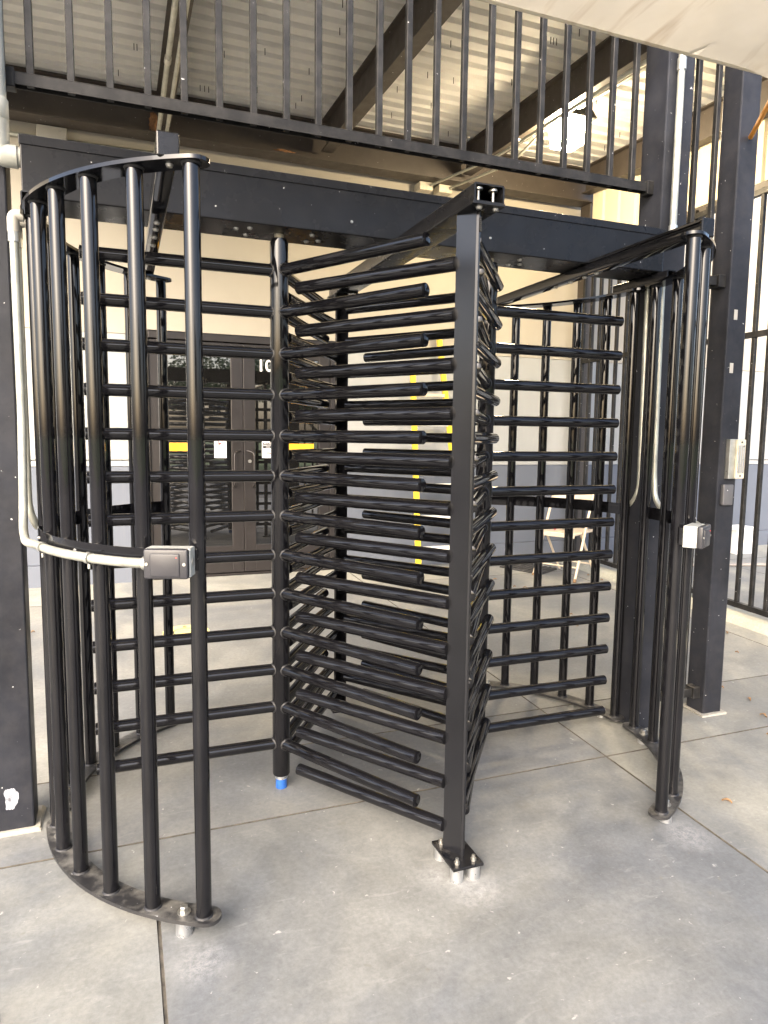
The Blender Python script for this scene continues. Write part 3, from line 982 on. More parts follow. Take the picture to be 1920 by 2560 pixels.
# cross beams (rectangular tubes) under the header, front to back
def rect_tube(name, x0, x1, y0, y1, z0, z1, t=0.004, r=0.006):
    """hollow rectangular tube along Y, rounded corners"""
    bm = bmesh.new()
    def loop(o, y):
        pts = []
        a0, a1, b0, b1 = x0 + o, x1 - o, z0 + o, z1 - o
        rr = max(0.001, r - o)
        for cx, cz, s in ((a1 - rr, b1 - rr, 0), (a0 + rr, b1 - rr, 1), (a0 + rr, b0 + rr, 2), (a1 - rr, b0 + rr, 3)):
            for k in range(4):
                an = s * PI / 2 + k * PI / 6
                pts.append(bm.verts.new((cx + rr * math.cos(an), y, cz + rr * math.sin(an))))
        return pts
    of, ob, inf, inb = loop(0, y0), loop(0, y1), loop(t, y0), loop(t, y1)
    n = len(of)
    for k in range(n):
        j = (k + 1) % n
        bm.faces.new((of[k], of[j], ob[j], ob[k]))
        bm.faces.new((inf[k], inb[k], inb[j], inf[j]))
        bm.faces.new((of[k], inf[k], inf[j], of[j]))
        bm.faces.new((ob[k], ob[j], inb[j], inb[k]))
    return finish(bm, name, ang=40)
BEAM_Z0, BEAM_Z1 = 2.0945, 2.1375
def bolt_at(parent, x, y, z, up=False, me=None):
    mw = Matrix.Translation((x, y, z))
    if up:
        mw = mw @ Matrix.Rotation(PI, 4, 'X')
    put("bolt", me or bolt_me, 'bolt', parent, mw)
for bx0 in (-0.462, W + 0.412):
    cb = put("cross_beam", rect_tube("cross_beam", bx0, bx0 + 0.050, -0.715, 0.74, BEAM_Z0, 2.1375), 'gloss_black', ts)
    for yy, s in ((-0.7245, -1), (0.74, 1)):
        put("end_cap", box_mesh("end_cap", bx0 - 0.003, bx0 + 0.053, min(yy, yy + 0.0095) , max(yy, yy + 0.0095), BEAM_Z0 - 0.004, 2.152, 0.004), 'flat_black', cb)
    put("riser", box_mesh("riser", bx0, bx0 + 0.05, -0.714, -0.105, 2.1378, 2.150, 0.003), 'gloss_black', cb)
    for yy in (-0.05, 0.05, -0.13, 0.16):
        bolt_at(cb, bx0 + 0.025, yy, BEAM_Z0)
mbm = put("cross_beam", rect_tube("cross_beam", 0.412, 0.512, -0.752, 0.752, 2.083, 2.1375, 0.005), 'flat_black', ts)
for yy in (-0.728, 0.728):
    for xx in (0.437, 0.487):
        put("bolt_shank", tube_mesh("bolt_shank", [(xx, yy, 2.0885), (xx, yy, 2.124)], 0.005, 10), 'bolt', mbm)
        put("washer", tube_mesh("washer", [(xx, yy, 2.124), (xx, yy, 2.130)], 0.014, 16), 'bolt', mbm)
for xx in (0.44, 0.485):
    for yy in (0.14, 0.22, 0.30, 0.38):
        bolt_at(mbm, xx, yy, 2.083)
for bx0, s in ((-0.836, -1), (W + 0.790, 1)):
    put("side_beam", rect_tube("side_beam", bx0, bx0 + 0.048, -0.155, 0.205, BEAM_Z0, 2.1375), 'flat_black', ts)

# cages
bar_me = tube_mesh("cage_bar", [(0, 0, ZB), (0, 0, ZT)], RT, 24)
collar_me = None
def cage(cx, sx, sy):
    """sx, sy mirror a left-front cage about its rotor"""
    def ang(i):
        a = A0 + DA * i
        return math.atan2(-math.sin(a) * sy, math.cos(a) * sx)
    def P_(i, r=RC):
        a = A0 + DA * i
        return Vector((cx + sx * r * math.cos(a), -sy * r * math.sin(a), 0))
    def ring(name, z0, z1, i0, i1, r0, r1):
        a_s, a_e = ang(i0), ang(i1)
        if a_e - a_s > PI: a_e -= 2 * PI
        if a_s - a_e > PI: a_e += 2 * PI
        return ring_plate_mesh(name, (cx, 0), r0, r1, a_s, a_e, z0, z1)
    top = put("cage_top_plate", ring("cage_top_plate", ZT, ZT + 0.010, -0.06, 5.12, RC - 0.040, RC + 0.036), 'gloss_black', ts)
    bot = put("cage_base_plate", ring("cage_base_plate", ZB - 0.011, ZB, -0.06, 5.1, RC - 0.042, RC + 0.036), 'dusty_plate', ts)
    for i in range(6):
        p = P_(i)
        put("cage_bar", bar_me, 'gloss_black', top, p)
        put("weld_bead", weld_me, 'weld', bot, p + Vector((0, 0, ZB)))
        put("weld_bead", weld_me, 'weld', top, Matrix.Translation(p + Vector((0, 0, ZT))) @ Matrix.Rotation(PI, 4, 'X'))
    # mid-height band wrapped round the outside
    a_s, a_e = ang(-0.02), ang(5.05)
    if a_e - a_s > PI: a_e -= 2 * PI
    if a_s - a_e > PI: a_e += 2 * PI
    bd = put("cage_band", band_mesh("cage_band", (cx, 0), RC + RT - 0.002, 0.005, a_s, a_e, 1.035, 1.090), 'gloss_black', ts)
    for i in (0.75, 2.5, 4.4):
        p = P_(i, RC + RT + 0.003)
        d = Vector((p.x - cx, p.y, 0)).normalized()
        mw = Matrix.Translation(p + Vector((0, 0, 1.062))) @ d.to_track_quat('Z', 'Y').to_matrix().to_4x4()
        put("screw", tube_mesh("screw", [(0, 0, 0), (0, 0, 0.004)], [0.006, 0.004], 10), 'bolt', bd, mw)
    # bolts joining top plate to the cross beam and anchor feet
    p = P_(0.36)
    bolt_at(top, p.x, p.y, ZT)
    for i in (0.38, 4.5):
        p = P_(i, RC - 0.002)
        f = fz(p.y)
        if ZB - 0.011 - f > 0.012:
            put("spacer_leg", tube_mesh("spacer_leg", [(p.x, p.y, f - 0.004), (p.x, p.y, ZB - 0.011)], 0.024, 24), 'alu', bot)
        put("washer", tube_mesh("washer", [(p.x, p.y, ZB), (p.x, p.y, ZB + 0.003)], 0.019, 20), 'bolt', bot)
        put("anchor_bolt", tube_mesh("anchor_bolt", [(p.x, p.y, ZB + 0.003), (p.x, p.y, ZB + 0.017), (p.x, p.y, ZB + 0.0195)], [0.0125, 0.0125, 0.0095], 6), 'bolt', bot)
    return bot
bmw = bmesh.new()
nn = 28
ra = [bmw.verts.new((math.cos(2 * PI * k / nn) * (RT + 0.0042 + 0.0010 * math.sin(k * 2.3)), math.sin(2 * PI * k / nn) * (RT + 0.0042 + 0.0010 * math.sin(k * 2.3)), 0.0)) for k in range(nn)]
rb = [bmw.verts.new((math.cos(2 * PI * k / nn) * (RT + 0.0022), math.sin(2 * PI * k / nn) * (RT + 0.0022), 0.0045 + 0.001 * math.sin(k * 1.7))) for k in range(nn)]
rc = [bmw.verts.new((math.cos(2 * PI * k / nn) * RT, math.sin(2 * PI * k / nn) * RT, 0.005)) for k in range(nn)]
for q, w_ in ((ra, rb), (rb, rc)):
    for k in range(nn):
        bmw.faces.new((q[k], q[(k + 1) % nn], w_[(k + 1) % nn], w_[k]))
weld_me = finish(bmw, "weld_bead", True, 80)
for cx, sx in ((0.0, 1), (W, -1)):
    for sy in (1, -1):
        cage(cx, sx, sy)

# centre barriers: V of two flat bars with fixed combs, front and rear
def barrier(sy):
    apex = Vector((0.450, -0.7155 * sy, 0))
    zb0, zt0 = 0.0215, 2.078
    for s, back, tip, zs in ((-1, Vector((0.4105, -0.6425 * sy, 0)), Vector((0.0505, -0.0955 * sy, 0)), Z0 - PITCH_Z / 2),
                             (1, Vector((W - 0.4105 + 0.002, -0.6425 * sy, 0)), Vector((0.872, -0.100 * sy, 0)), Z0)):
        d = (apex - back)
        L = d.length
        d.normalize()
        nrm = Vector((-d.y, d.x, 0))
        if nrm.dot(Vector((s, 0, 0))) > 0:
            nrm = -nrm               # points to the inner side of the V
        outer = -nrm
        poly3 = [back, apex, apex + nrm * 0.0085 * (1 if s < 0 else 1), back + nrm * 0.0085]
        pl = put("barrier_plate", prism_mesh("barrier_plate", [(v.x, v.y) for v in poly3], zb0, zt0, 0.0012), 'plate', ts)
        st = back + nrm * 0.004
        dd = (tip - st)
        LL = dd.length
        key = 'L' if s < 0 else 'R'
        if (key, sy) not in comb_me:
            comb_me[(key, sy)] = tube_mesh("barrier_bar", [(0, 0, 0), (LL, 0, 0)], RT, 24, True, 0.0028)
        for k in range(13):
            z = zs + k * PITCH_Z
            mw = along(st + Vector((0, 0, z)), tip + Vector((0, 0, z)))
            put("barrier_bar", comb_me[(key, sy)], 'gloss_black', pl, mw)
    # weld drips at the apex
    for k in range(14):
        z = 2.05 - 0.006 * k if k < 7 else random.choice((1.70, 1.32, 1.31, 0.95, 0.62, 0.30)) + random.uniform(-.02, .02)
        put("weld_bead", drip_me, 'weld', ts, apex + Vector((0.004, -0.001 * sy, z)))
    # foot plate, spacer legs and anchors
    xa, xb = 0.392, 0.502
    ya, yb = sorted((-0.592 * sy, -0.762 * sy))
    fp = put("foot_plate", box_mesh("foot_plate", xa, xb, ya, yb, 0.011, 0.0212, 0.002), 'flat_black', ts)
    tp = put("head_plate", box_mesh("head_plate", xa + 0.012, xb + 0.008, ya, yb, 2.0745, 2.0828, 0.001), 'flat_black', ts)
    for xx in (xa + 0.024, xb - 0.026):
        for yy in (-0.738 * sy, -0.618 * sy):
            f = fz(yy)
            if 0.011 - f > 0.012:
                put("spacer_leg", tube_mesh("spacer_leg", [(xx, yy, f - 0.004), (xx, yy, 0.0108)], 0.0215, 24), 'alu', fp)
            put("anchor_bolt", tube_mesh("anchor_bolt", [(xx, yy, 0.0212), (xx, yy, 0.030)], 0.0095, 6), 'bolt', fp)
            put("bolt_stud", tube_mesh("bolt_stud", [(xx, yy, 0.030), (xx, yy, 0.041)], 0.0058, 10), 'bolt', fp)
    for xx in (0.437, 0.492):
        bolt_at(tp, xx, -0.735 * sy, 2.0745)
comb_me = {}
bmd = bmesh.new()
bmesh.ops.create_icosphere(bmd, subdivisions=2, radius=0.004)
for v in bmd.verts:
    v.co *= 1 + random.uniform(-.25, .25)
drip_me = finish(bmd, "weld_bead", True, 80)
barrier(1)
barrier(-1)

# ------------------------------------------------------------------ rotors
arm_me = tube_mesh("arm", [(0.028, 0, 0), (R - 0.006, 0, 0)], RT, 24, True, 0.0028)
bm = bmesh.new()
nn = 26
r_a = []
for k in range(nn):
    t = 2 * PI * k / nn
    y_, z_ = (RT + 0.004) * math.cos(t), (RT + 0.004) * math.sin(t)
    x_ = math.sqrt(max(0, 0.0345 ** 2 - y_ * y_))
    y2, z2 = RT * math.cos(t), RT * math.sin(t)
    r_a.append((bm.verts.new((x_ - 0.001, y_, z_)), bm.verts.new((x_ + 0.004, y2 * 1.05, z2 * 1.05)), bm.verts.new((x_ + 0.006, y2, z2))))
for k in range(nn):
    a, b = r_a[k], r_a[(k + 1) % nn]
    bm.faces.new((a[0], b[0], b[1], a[1]))
    bm.faces.new((a[1], b[1], b[2], a[2]))
arm_weld = finish(bm, "arm_weld", True, 80)
def rotor(cx, angs, dz, label):
    zb = 0.047
    t = thing("turnstile_rotor", (cx, 0, 0.0), label, "turnstile rotor", "the two turnstile rotors")
    sh = put("shaft", tube_mesh("shaft", [(cx, 0, zb), (cx, 0, zb + 0.006), (cx, 0, HZ0 - 0.030)], [0.0315, 0.0345, 0.0345], 32), 'gloss_black', t)
    put("collar", tube_mesh("collar", [(cx, 0, HZ0 - 0.030), (cx, 0, HZ0 - 0.018)], 0.030, 24), 'gloss_black', t)
    put("spindle", tube_mesh("spindle", [(cx, 0, HZ0 - 0.018), (cx, 0, HZ0 - 0.0005)], 0.017, 20), 'cream_box', t)
    put("bearing_ring", tube_mesh("bearing_ring", [(cx, 0, zb - 0.016), (cx, 0, zb)], 0.0245, 24), 'alu', t)
    put("bearing_cup", tube_mesh("bearing_cup", [(cx, 0, -0.0095), (cx, 0, zb - 0.016)], 0.0225, 24), 'blue', t)
    for a in angs:
        for k in range(13):
            mw = TR(cx, 0, Z0 + dz + k * PITCH_Z, math.radians(a))
            put("arm", arm_me, 'gloss_black', t, mw)
            put("arm_weld", arm_weld, 'weld', sh, mw)
rotor(0.0, (180, -60.8, 59.6), 0.0, "left rotor of glossy black tube arms beside the card reader cage")
rotor(W, (0, -122.4, 119.3), -PITCH_Z / 2, "right rotor of glossy black tube arms behind the flat centre post")

# ------------------------------------------------------------------ card readers, lock keep, conduits at the posts
def reader(cx, cy, z0, phi, label):
    """surface box standing off the cage band, turned by phi about Z; local y runs into the cage"""
    mw = Matrix.Translation((cx, cy, z0)) @ Matrix.Rotation(phi, 4, 'Z')
    t = put("card_reader", None, None, None, mw, label, "card reader", "cage card readers")
    h, hw = 0.076, 0.058
    def q(name, me, mat, par):
        return put(name, me, mat, par, mw)
    q("back_box", box_mesh("back_box", -hw, hw, -0.046, 0, 0, h, 0.003), 'galv_light', t)
    fc = q("reader_face", box_mesh("reader_face", -hw + 0.001, hw - 0.002, -0.066, -0.0455, -0.001, h + 0.001, 0.006, 3), 'reader', t)
    q("sensor_pad", box_mesh("sensor_pad", -hw + 0.018, hw - 0.022, -0.0695, -0.062, 0.005, h - 0.010, 0.004, 3), 'reader', fc)
    for xx in (-hw + 0.009, hw - 0.011):
        q("screw", tube_mesh("screw", [(xx, -0.065, h / 2), (xx, -0.0685, h / 2)], 0.0042, 10), 'bolt', fc)
    q("led", tube_mesh("led", [(hw - 0.030, -0.0693, h - 0.020), (hw - 0.030, -0.0702, h - 0.020)], 0.0016, 8), 'led', fc)
    for sgn in (-1, 1):
        q("knockout", tube_mesh("knockout", [(sgn * (hw + 0.0002), -0.023, h / 2), (sgn * (hw + 0.0012), -0.023, h / 2)], 0.012, 18), 'galv', t)
        q("mounting_tab", box_mesh("mounting_tab", sgn * hw - 0.006, sgn * hw + 0.006, 0.0005, 0.012, 0.008, h - 0.008, 0.002), 'flat_black', t)
    return t
reader(-0.447, -0.740, 1.030, math.radians(-20), "black card reader on a grey box with conduit, on the left cage")
reader(1.298, -0.735, 1.028, math.radians(32), "black card reader on a grey box, on the right cage")
# conduits down the left side
bandr = RC + RT + 0.022
def band_pt(i, cx=0.0, sx=1, sy=1, z=1.062, r=bandr):
    a = A0 + DA * i
    return Vector((cx + sx * r * math.cos(a), -sy * r * math.sin(a), z))
c1 = [(-0.838, -0.075, 2.083), (-0.868, -0.075, 2.083), (-0.868, -0.075, 1.45), (-0.872, -0.10, 1.16)]
c1 += [Vector((-0.868, -0.16, 1.085)), Vector((-0.853, -0.235, 1.058))] + [band_pt(i, z=1.052) for i in (3.9, 3.4, 2.9, 2.4, 1.9, 1.4, 1.0)] + [Vector((-0.503, -0.752, 1.064))]
cd1 = conduit("reader_conduit", c1, 0.0135, "pale metal conduit curving down the left post and round to the left card reader", 0.05,
              couplings=[((-0.868, -0.075, 2.03), (-0.868, -0.075, 2.00)), ((-0.522, -0.742, 1.063), (-0.503, -0.752, 1.064))])
put("elbow_fitting", tube_mesh("elbow_fitting", fillet([(-0.8375, -0.075, 2.083), (-0.868, -0.075, 2.083), (-0.868, -0.075, 2.03)], 0.028), 0.0185, 16), 'box_gray', cd1)
for i in (3.55, 1.95):
    p = band_pt(i, z=1.052)
    d = Vector((p.x, p.y, 0)).normalized()
    tn = Vector((-d.y, d.x, 0))
    pts = [p + 0.0165 * (math.cos(t) * d + math.sin(t) * Vector((0, 0, 1))) for t in [2 * PI * k / 18 for k in range(19)]]
    bm = bmesh.new()
    a = [bm.verts.new(q - tn * 0.007) for q in pts[:-1]]
    b = [bm.verts.new(q + tn * 0.007) for q in pts[:-1]]
    for k in range(18):
        bm.faces.new((a[k], a[(k + 1) % 18], b[(k + 1) % 18], b[k]))
    bm_tube(bm, [p - Vector((0, 0, 0.0165)), p - Vector((0, 0, 0.030))], 0.004, 8)
    put("conduit_clamp", finish(bm, "conduit_clamp", True, 40), 'galv', cd1)
cd2 = conduit("rear_conduit", [(-0.838, 0.0, 2.083), (-0.868, 0.0, 2.083), (-0.868, 0.0, 1.14), (-0.850, 0.03, 1.075), (-0.843, 0.10, 1.062)] + [band_pt(i, sy=-1) for i in (4.4, 3.9, 3.4, 2.9, 2.4, 1.9)], 0.0125,
              "second pale conduit behind the first, turning round the rear left cage", 0.05,
              couplings=[((-0.868, 0.0, 2.03), (-0.868, 0.0, 2.00))])
put("elbow_fitting", tube_mesh("elbow_fitting", fillet([(-0.8375, 0.0, 2.083), (-0.868, 0.0, 2.083), (-0.868, 0.0, 2.03)], 0.028), 0.0175, 16), 'box_gray', cd2)
# thick pipe with tee at the left top
pp = thing("service_pipe", (-0.905, -0.05, 2.2), "thick dusty white pipe with elbow entering the header's left end", "pipe")
put("pipe", tube_mesh("pipe", fillet([(-0.905, -0.048, 3.9), (-0.905, -0.048, 2.268), (-0.8385, -0.048, 2.268)], 0.05, 10), 0.030, 24), 'pvc', pp)
put("coupling", tube_mesh("coupling", [(-0.905, -0.048, 2.372), (-0.905, -0.048, 2.378), (-0.905, -0.048, 2.432), (-0.905, -0.048, 2.438)], [0.031, 0.0355, 0.0355, 0.031], 24), 'pvc', pp)
put("elbow_hub", tube_mesh("elbow_hub", fillet([(-0.905, -0.048, 2.372), (-0.905, -0.048, 2.268), (-0.850, -0.048, 2.268)], 0.05, 10), 0.0345, 24), 'pvc', pp)
# pale conduit on the thick right post, above and below the header
cd3 = conduit("post_conduit", [(1.787, -0.052, 3.9), (1.787, -0.052, 2.322)], 0.0155, "tall pale conduit on the thick post entering the header's right end",
              couplings=[((1.787, -0.052, 2.36), (1.787, -0.052, 2.322)), ((1.787, -0.052, 3.02), (1.787, -0.052, 3.07))])
put("header_lug", box_mesh("header_lug", 1.690, 1.81, -0.075, -0.032, 2.305, 2.3215, 0.002), 'header_black', ts)
cd4 = conduit("cage_conduit", [(1.735, -0.062, 2.137), (1.745, -0.062, 1.25), (1.748, -0.075, 1.12), (1.738, -0.15, 1.070)] + [band_pt(i, W, -1, 1, 1.062) for i in (3.9, 3.4, 2.9, 2.4, 1.9, 1.4, 1.0)] + [Vector((1.354, -0.722, 1.066))], 0.0125,
              "pale conduit dropping behind the right cage and curving to the right card reader", 0.06)
cd5 = conduit("rear_conduit", [(1.735, 0.03, 2.137), (1.745, 0.03, 1.16), (1.738, 0.07, 1.085)] + [band_pt(i, W, -1, -1, 1.062) for i in (4.5, 3.9, 3.4, 2.9)], 0.0125,
              "pale conduit turning round the rear right cage", 0.05)
# lock keep and reader on the gate post
st = thing("lock_keep", (2.28, -0.005, 1.21), "silver electric lock keep on the right black post", "door lock")
put("bracket", box_mesh("bracket", 2.236, 2.318, -0.030, -0.0055, 1.212, 1.408, 0.002), 'galv', st)
put("strike_body", box_mesh("strike_body", 2.272, 2.326, -0.042, -0.0302, 1.214, 1.406, 0.002), 'cream_box', st)
for k in range(3):
    put("magnet_bar", box_mesh("magnet_bar", 2.279 + k * 0.0145, 2.289 + k * 0.0145, -0.0455, -0.0422, 1.240, 1.380, 0.0015), 'alu', st)
for z in (1.227, 1.393):
    put("screw", tube_mesh("screw", [(2.299, -0.042, z), (2.299, -0.0445, z)], 0.005, 10), 'ink', st)
r3 = thing("card_reader", (2.25, -0.005, 1.08), "small grey wall reader below the silver lock keep", "card reader")
bm = bmesh.new()
vs = bm_box(bm, 2.216, 2.282, -0.028, -0.0055, 1.080, 1.184, 0.006, 3)
put("reader_body", finish(bm, "reader_body"), 'reader_gray', r3)
put("indicator", tube_mesh("indicator", [(2.240, -0.0275, 1.155), (2.240, -0.0286, 1.155)], 0.002, 8), 'signwhite', r3)
# square patches of bare metal / stickers on the post
for z, x in ((1.73, 2.226), (1.985, 2.232)):
    put("sticker", box_mesh("sticker", x, x + 0.022, -0.0066, -0.0056, z, z + 0.048), 'box_gray', p3)

# ------------------------------------------------------------------ shade cloth at the upper right
bm = bmesh.new()
NX, NY = 60, 40
vv = []
SX0, SX1, SY0, SY1 = -1.70, 1.86, -0.50, -3.6
random.seed(3)
for j in range(NY + 1):
    row = []
    for i in range(NX + 1):
        u, v = i / NX, j / NY
        x = SX0 + (SX1 - SX0) * u
        y = SY0 + (SY1 - SY0) * v
        sag = -0.10 * math.sin(PI * v) * math.sin(PI * u)
        z = 2.800 + 0.62 * v + sag
        z += (0.034 * math.sin(x * 5.3 + y * 1.7) + 0.014 * math.sin(x * 13.0 - y * 4.0)) * min(1.0, v * 6)
        # taut diagonal fold to the tied corner
        dcor = abs((x - 1.86) * 0.85 + (y + 0.5) * 0.55)
        z += 0.035 * math.exp(-(dcor / 0.10) ** 2) * math.exp(-((1.86 - x) / 0.9) ** 2) - (0.045 * math.exp(-((1.83 - x) / 0.10) ** 2) * (1 - v) ** 4)
        row.append(bm.verts.new((x, y, z)))
    vv.append(row)
for j in range(NY):
    for i in range(NX):
        bm.faces.new((vv[j][i], vv[j][i + 1], vv[j + 1][i + 1], vv[j + 1][i]))
bmesh.ops.solidify(bm, geom=list(bm.faces), thickness=0.002)
sail = thing("shade_cloth", (0.3, -2.0, 3.0), "stained cream shade cloth hanging across the upper right corner", "shade cloth")
cl = put("cloth", finish(bm, "cloth", True, 80), 'fabric', sail)
put("hem", tube_mesh("hem", [(SX0 + (SX1 - 0.06 - SX0) * k / 40, SY0 + 0.001, 2.797) for k in range(41)], 0.005, 8), 'fabric', cl)
put("strap", tube_mesh("strap", [(1.85, -0.50, 2.762), (2.26, -0.01, 2.83)], 0.011, 8), 'orange', sail)
for (xx, yy) in ((-1.68, -3.58), (1.82, -3.58), (-1.69, -0.52)):
    put("guy_line", tube_mesh("guy_line", [(xx, yy, 2.80 if yy > -1 else 3.41), (xx * 1.02 - 0.02, yy + (0.5 if yy > -1 else -2.2), 3.9 if yy > -1 else -0.2)], 0.006, 8), 'rail_black', sail)

# ------------------------------------------------------------------ things standing behind the turnstile
# yellow step ladder leaning by the wall
ld = thing("step_ladder", (2.33, 3.45, fz(3.4)), "yellow step ladder leaning on the wall behind the turnstile", "ladder")
def rail_mesh(p0, p1, w=0.062, d=0.022):
    bm = bmesh.new()
    p0, p1 = Vector(p0), Vector(p1)
    for v in bm_box(bm, -w / 2, w / 2, -d / 2, d / 2, 0, (p1 - p0).length, 0.003, 1):
        pass
    mt = along(p0, p1) @ Matrix.Rotation(PI / 2, 4, 'Y')
    me = finish(bm, "rail")
    return me, mt
LB, LT = 3.36, 3.60
lf = fz(LB)
def lad(x, z):
    return Vector((x, LB + (LT - LB) * (z - lf) / 2.3, z))
for nm, xa, xb, zt_ in (("front_rail", 2.075, 2.065, 2.02), ("rear_rail", 2.575, 2.345, 2.44)):
    bm = bmesh.new()
    a0_, a1_ = lad(xa, lf), lad(xb, zt_)
    q = [Vector((-0.025, 0, 0)), Vector((0.025, 0, 0)), Vector((0.025, 0.03, 0)), Vector((-0.025, 0.03, 0))]
    A_ = [bm.verts.new(a0_ + w_) for w_ in q]
    B_ = [bm.verts.new(a1_ + w_) for w_ in q]
    for k in range(4):
        bm.faces.new((A_[k], A_[(k + 1) % 4], B_[(k + 1) % 4], B_[k]))
    bm.faces.new(A_); bm.faces.new(B_)
    put(nm, finish(bm, nm, False), 'yellow', ld)
for k, z in enumerate((0.35, 0.65, 0.955, 1.25, 1.54, 1.82)):
    t = (z - lf) / 2.3
    xa, xb = 2.075 - 0.01 * t + 0.026, 2.575 - 0.23 * t - 0.026
    y_ = lad(0, z).y
    put("step", box_mesh("step", xa, xb, y_ - 0.035, y_ + 0.05, z - 0.03, z, 0.003), 'tan' if k > 4 else 'white', ld)

# tan folding chair
ch_pos = Vector((3.40, 2.90, 0))
ch_rz = math.atan2(-0.45, -0.89)
CHM = Matrix.Translation((3.40, 2.895, fz(2.9))) @ Matrix.Rotation(ch_rz, 4, 'Z')
chair = put("folding_chair", None, None, None, CHM, "tan metal folding chair with tools on its seat by the side fence", "chair")
def cput(name, me, mat):
    return put(name, me, mat, chair, CHM)
for s in (-1, 1):
    cput("front_leg", tube_mesh("front_leg", fillet([(0.215, s * 0.215, 0.0), (-0.115, s * 0.205, 0.80)], 0.01), 0.0125, 12), 'tan')
    cput("rear_leg", tube_mesh("rear_leg", [(-0.255, s * 0.185, 0.0), (0.075, s * 0.185, 0.44)], 0.0115, 12), 'tan')
    cput("leg_foot", tube_mesh("leg_foot", [(0.219, s * 0.2155, -0.006), (0.207, s * 0.2145, 0.022)], 0.0155, 12), 'brownleaf')
bm = bmesh.new()
vs = bm_box(bm, -0.20, 0.20, -0.19, 0.19, 0.425, 0.450, 0.010, 3)
for v in vs:
    if v.co.x > 0.1:
        v.co.z -= 0.012 * ((v.co.x - 0.1) / 0.1) ** 2
    v.co.z -= 0.008 * (1 - (v.co.x / 0.2) ** 2) * (1 - (v.co.y / 0.19) ** 2) * (1 if v.co.z > 0.44 else 0)
bm_box(bm, 0.185, 0.203, -0.185, 0.185, 0.395, 0.436, 0.006)
cput("seat", finish(bm, "seat"), 'tan')
bm = bmesh.new()
NB = 14
rows = []
for k in range(NB + 1):
    t = -1 + 2 * k / NB
    yb_ = 0.205 * t
    bow = -0.035 * (1 - t * t)
    zt = 0.825 - 0.03 * t * t
    zb_ = 0.690 + 0.022 * (1 - t * t) * -1
    rows.append([bm.verts.new((-0.112 + bow, yb_, zt)), bm.verts.new((-0.128 + bow, yb_, zt)), bm.verts.new((-0.078 + bow, yb_, zb_)), bm.verts.new((-0.064 + bow, yb_, zb_))])
for a, b in zip(rows, rows[1:]):
    for k in range(4):
        bm.faces.new((a[k], a[(k + 1) % 4], b[(k + 1) % 4], b[k]))
bm.faces.new(rows[0]); bm.faces.new(rows[-1])
cput("backrest", finish(bm, "backrest"), 'tan')
cput("cross_bar", tube_mesh("cross_bar", [(-0.17, -0.185, 0.115), (-0.17, 0.185, 0.115)], 0.008, 10), 'tan')
cput("front_cross_bar", tube_mesh("front_cross_bar", [(0.165, -0.213, 0.122), (0.165, 0.213, 0.122)], 0.008, 10), 'tan')
# tools on the seat
def on_seat(x, y, z=0.0):
    return CHM @ Vector((x, y, 0.449 + z))
def tool(name, label, parts):
    t = thing(name, on_seat(*parts[0][2][0][:2]), label, "tool", "tools on the chair seat")
    for nm, mt, pts, r in parts:
        put(nm, tube_mesh(nm, [on_seat(*q) for q in pts], r, 10), mt, t)
tool("pliers", "blue-handled pliers on the far side of the tan chair seat", [("grip", 'tool_blue', [(0.07, -0.12, 0.008), (-0.03, -0.14, 0.01)], 0.009), ("grip", 'tool_blue', [(0.06, -0.16, 0.008), (-0.03, -0.145, 0.012)], 0.009), ("jaw", 'bolt', [(-0.03, -0.142, 0.011), (-0.08, -0.145, 0.011)], 0.008)])
tool("screwdriver", "black and lime screwdriver lying on the tan chair seat", [("handle", 'ink', [(0.02, -0.10, 0.03), (-0.07, -0.07, 0.03)], 0.017), ("handle_end", 'decal_yellow', [(-0.07, -0.07, 0.03), (-0.09, -0.063, 0.03)], 0.015), ("blade", 'bolt', [(-0.09, -0.063, 0.03), (-0.16, -0.04, 0.01)], 0.004)])
tool("wire_stripper", "yellow-tipped wire stripper at the near edge of the tan chair seat", [("grip", 'decal_yellow', [(0.13, 0.10, 0.012), (0.10, 0.06, 0.012)], 0.013), ("blade", 'bolt', [(0.10, 0.06, 0.012), (0.05, -0.01, 0.012)], 0.009)])
tool("wire_nut", "small red wire connector on the tan chair seat", [("shell", 'red', [(0.13, -0.05, 0.010), (0.115, -0.065, 0.014)], 0.010), ("rim", 'red', [(0.115, -0.065, 0.014), (0.11, -0.07, 0.014)], 0.007)])
# rubber mat
bm = bmesh.new()
mt_ = Matrix.Translation((3.20, 3.27, 0)) @ Matrix.Rotation(0.5, 4, 'Z')
vs = bm_box(bm, -0.17, 0.17, -0.26, 0.20, 0.0, 0.014, 0.003, mat=mt_)
for k in range(9):
    vs += bm_box(bm, -0.165, 0.165, -0.25 + k * 0.05, -0.228 + k * 0.05, 0.0142, 0.020, mat=mt_)
for v in vs:
    v.co.z += fz(v.co.y) + 0.001
put("rubber_mat", finish(bm, "rubber_mat", False), 'rubber', None, None, "small black ribbed rubber mat by the chair's rear legs", "mat")
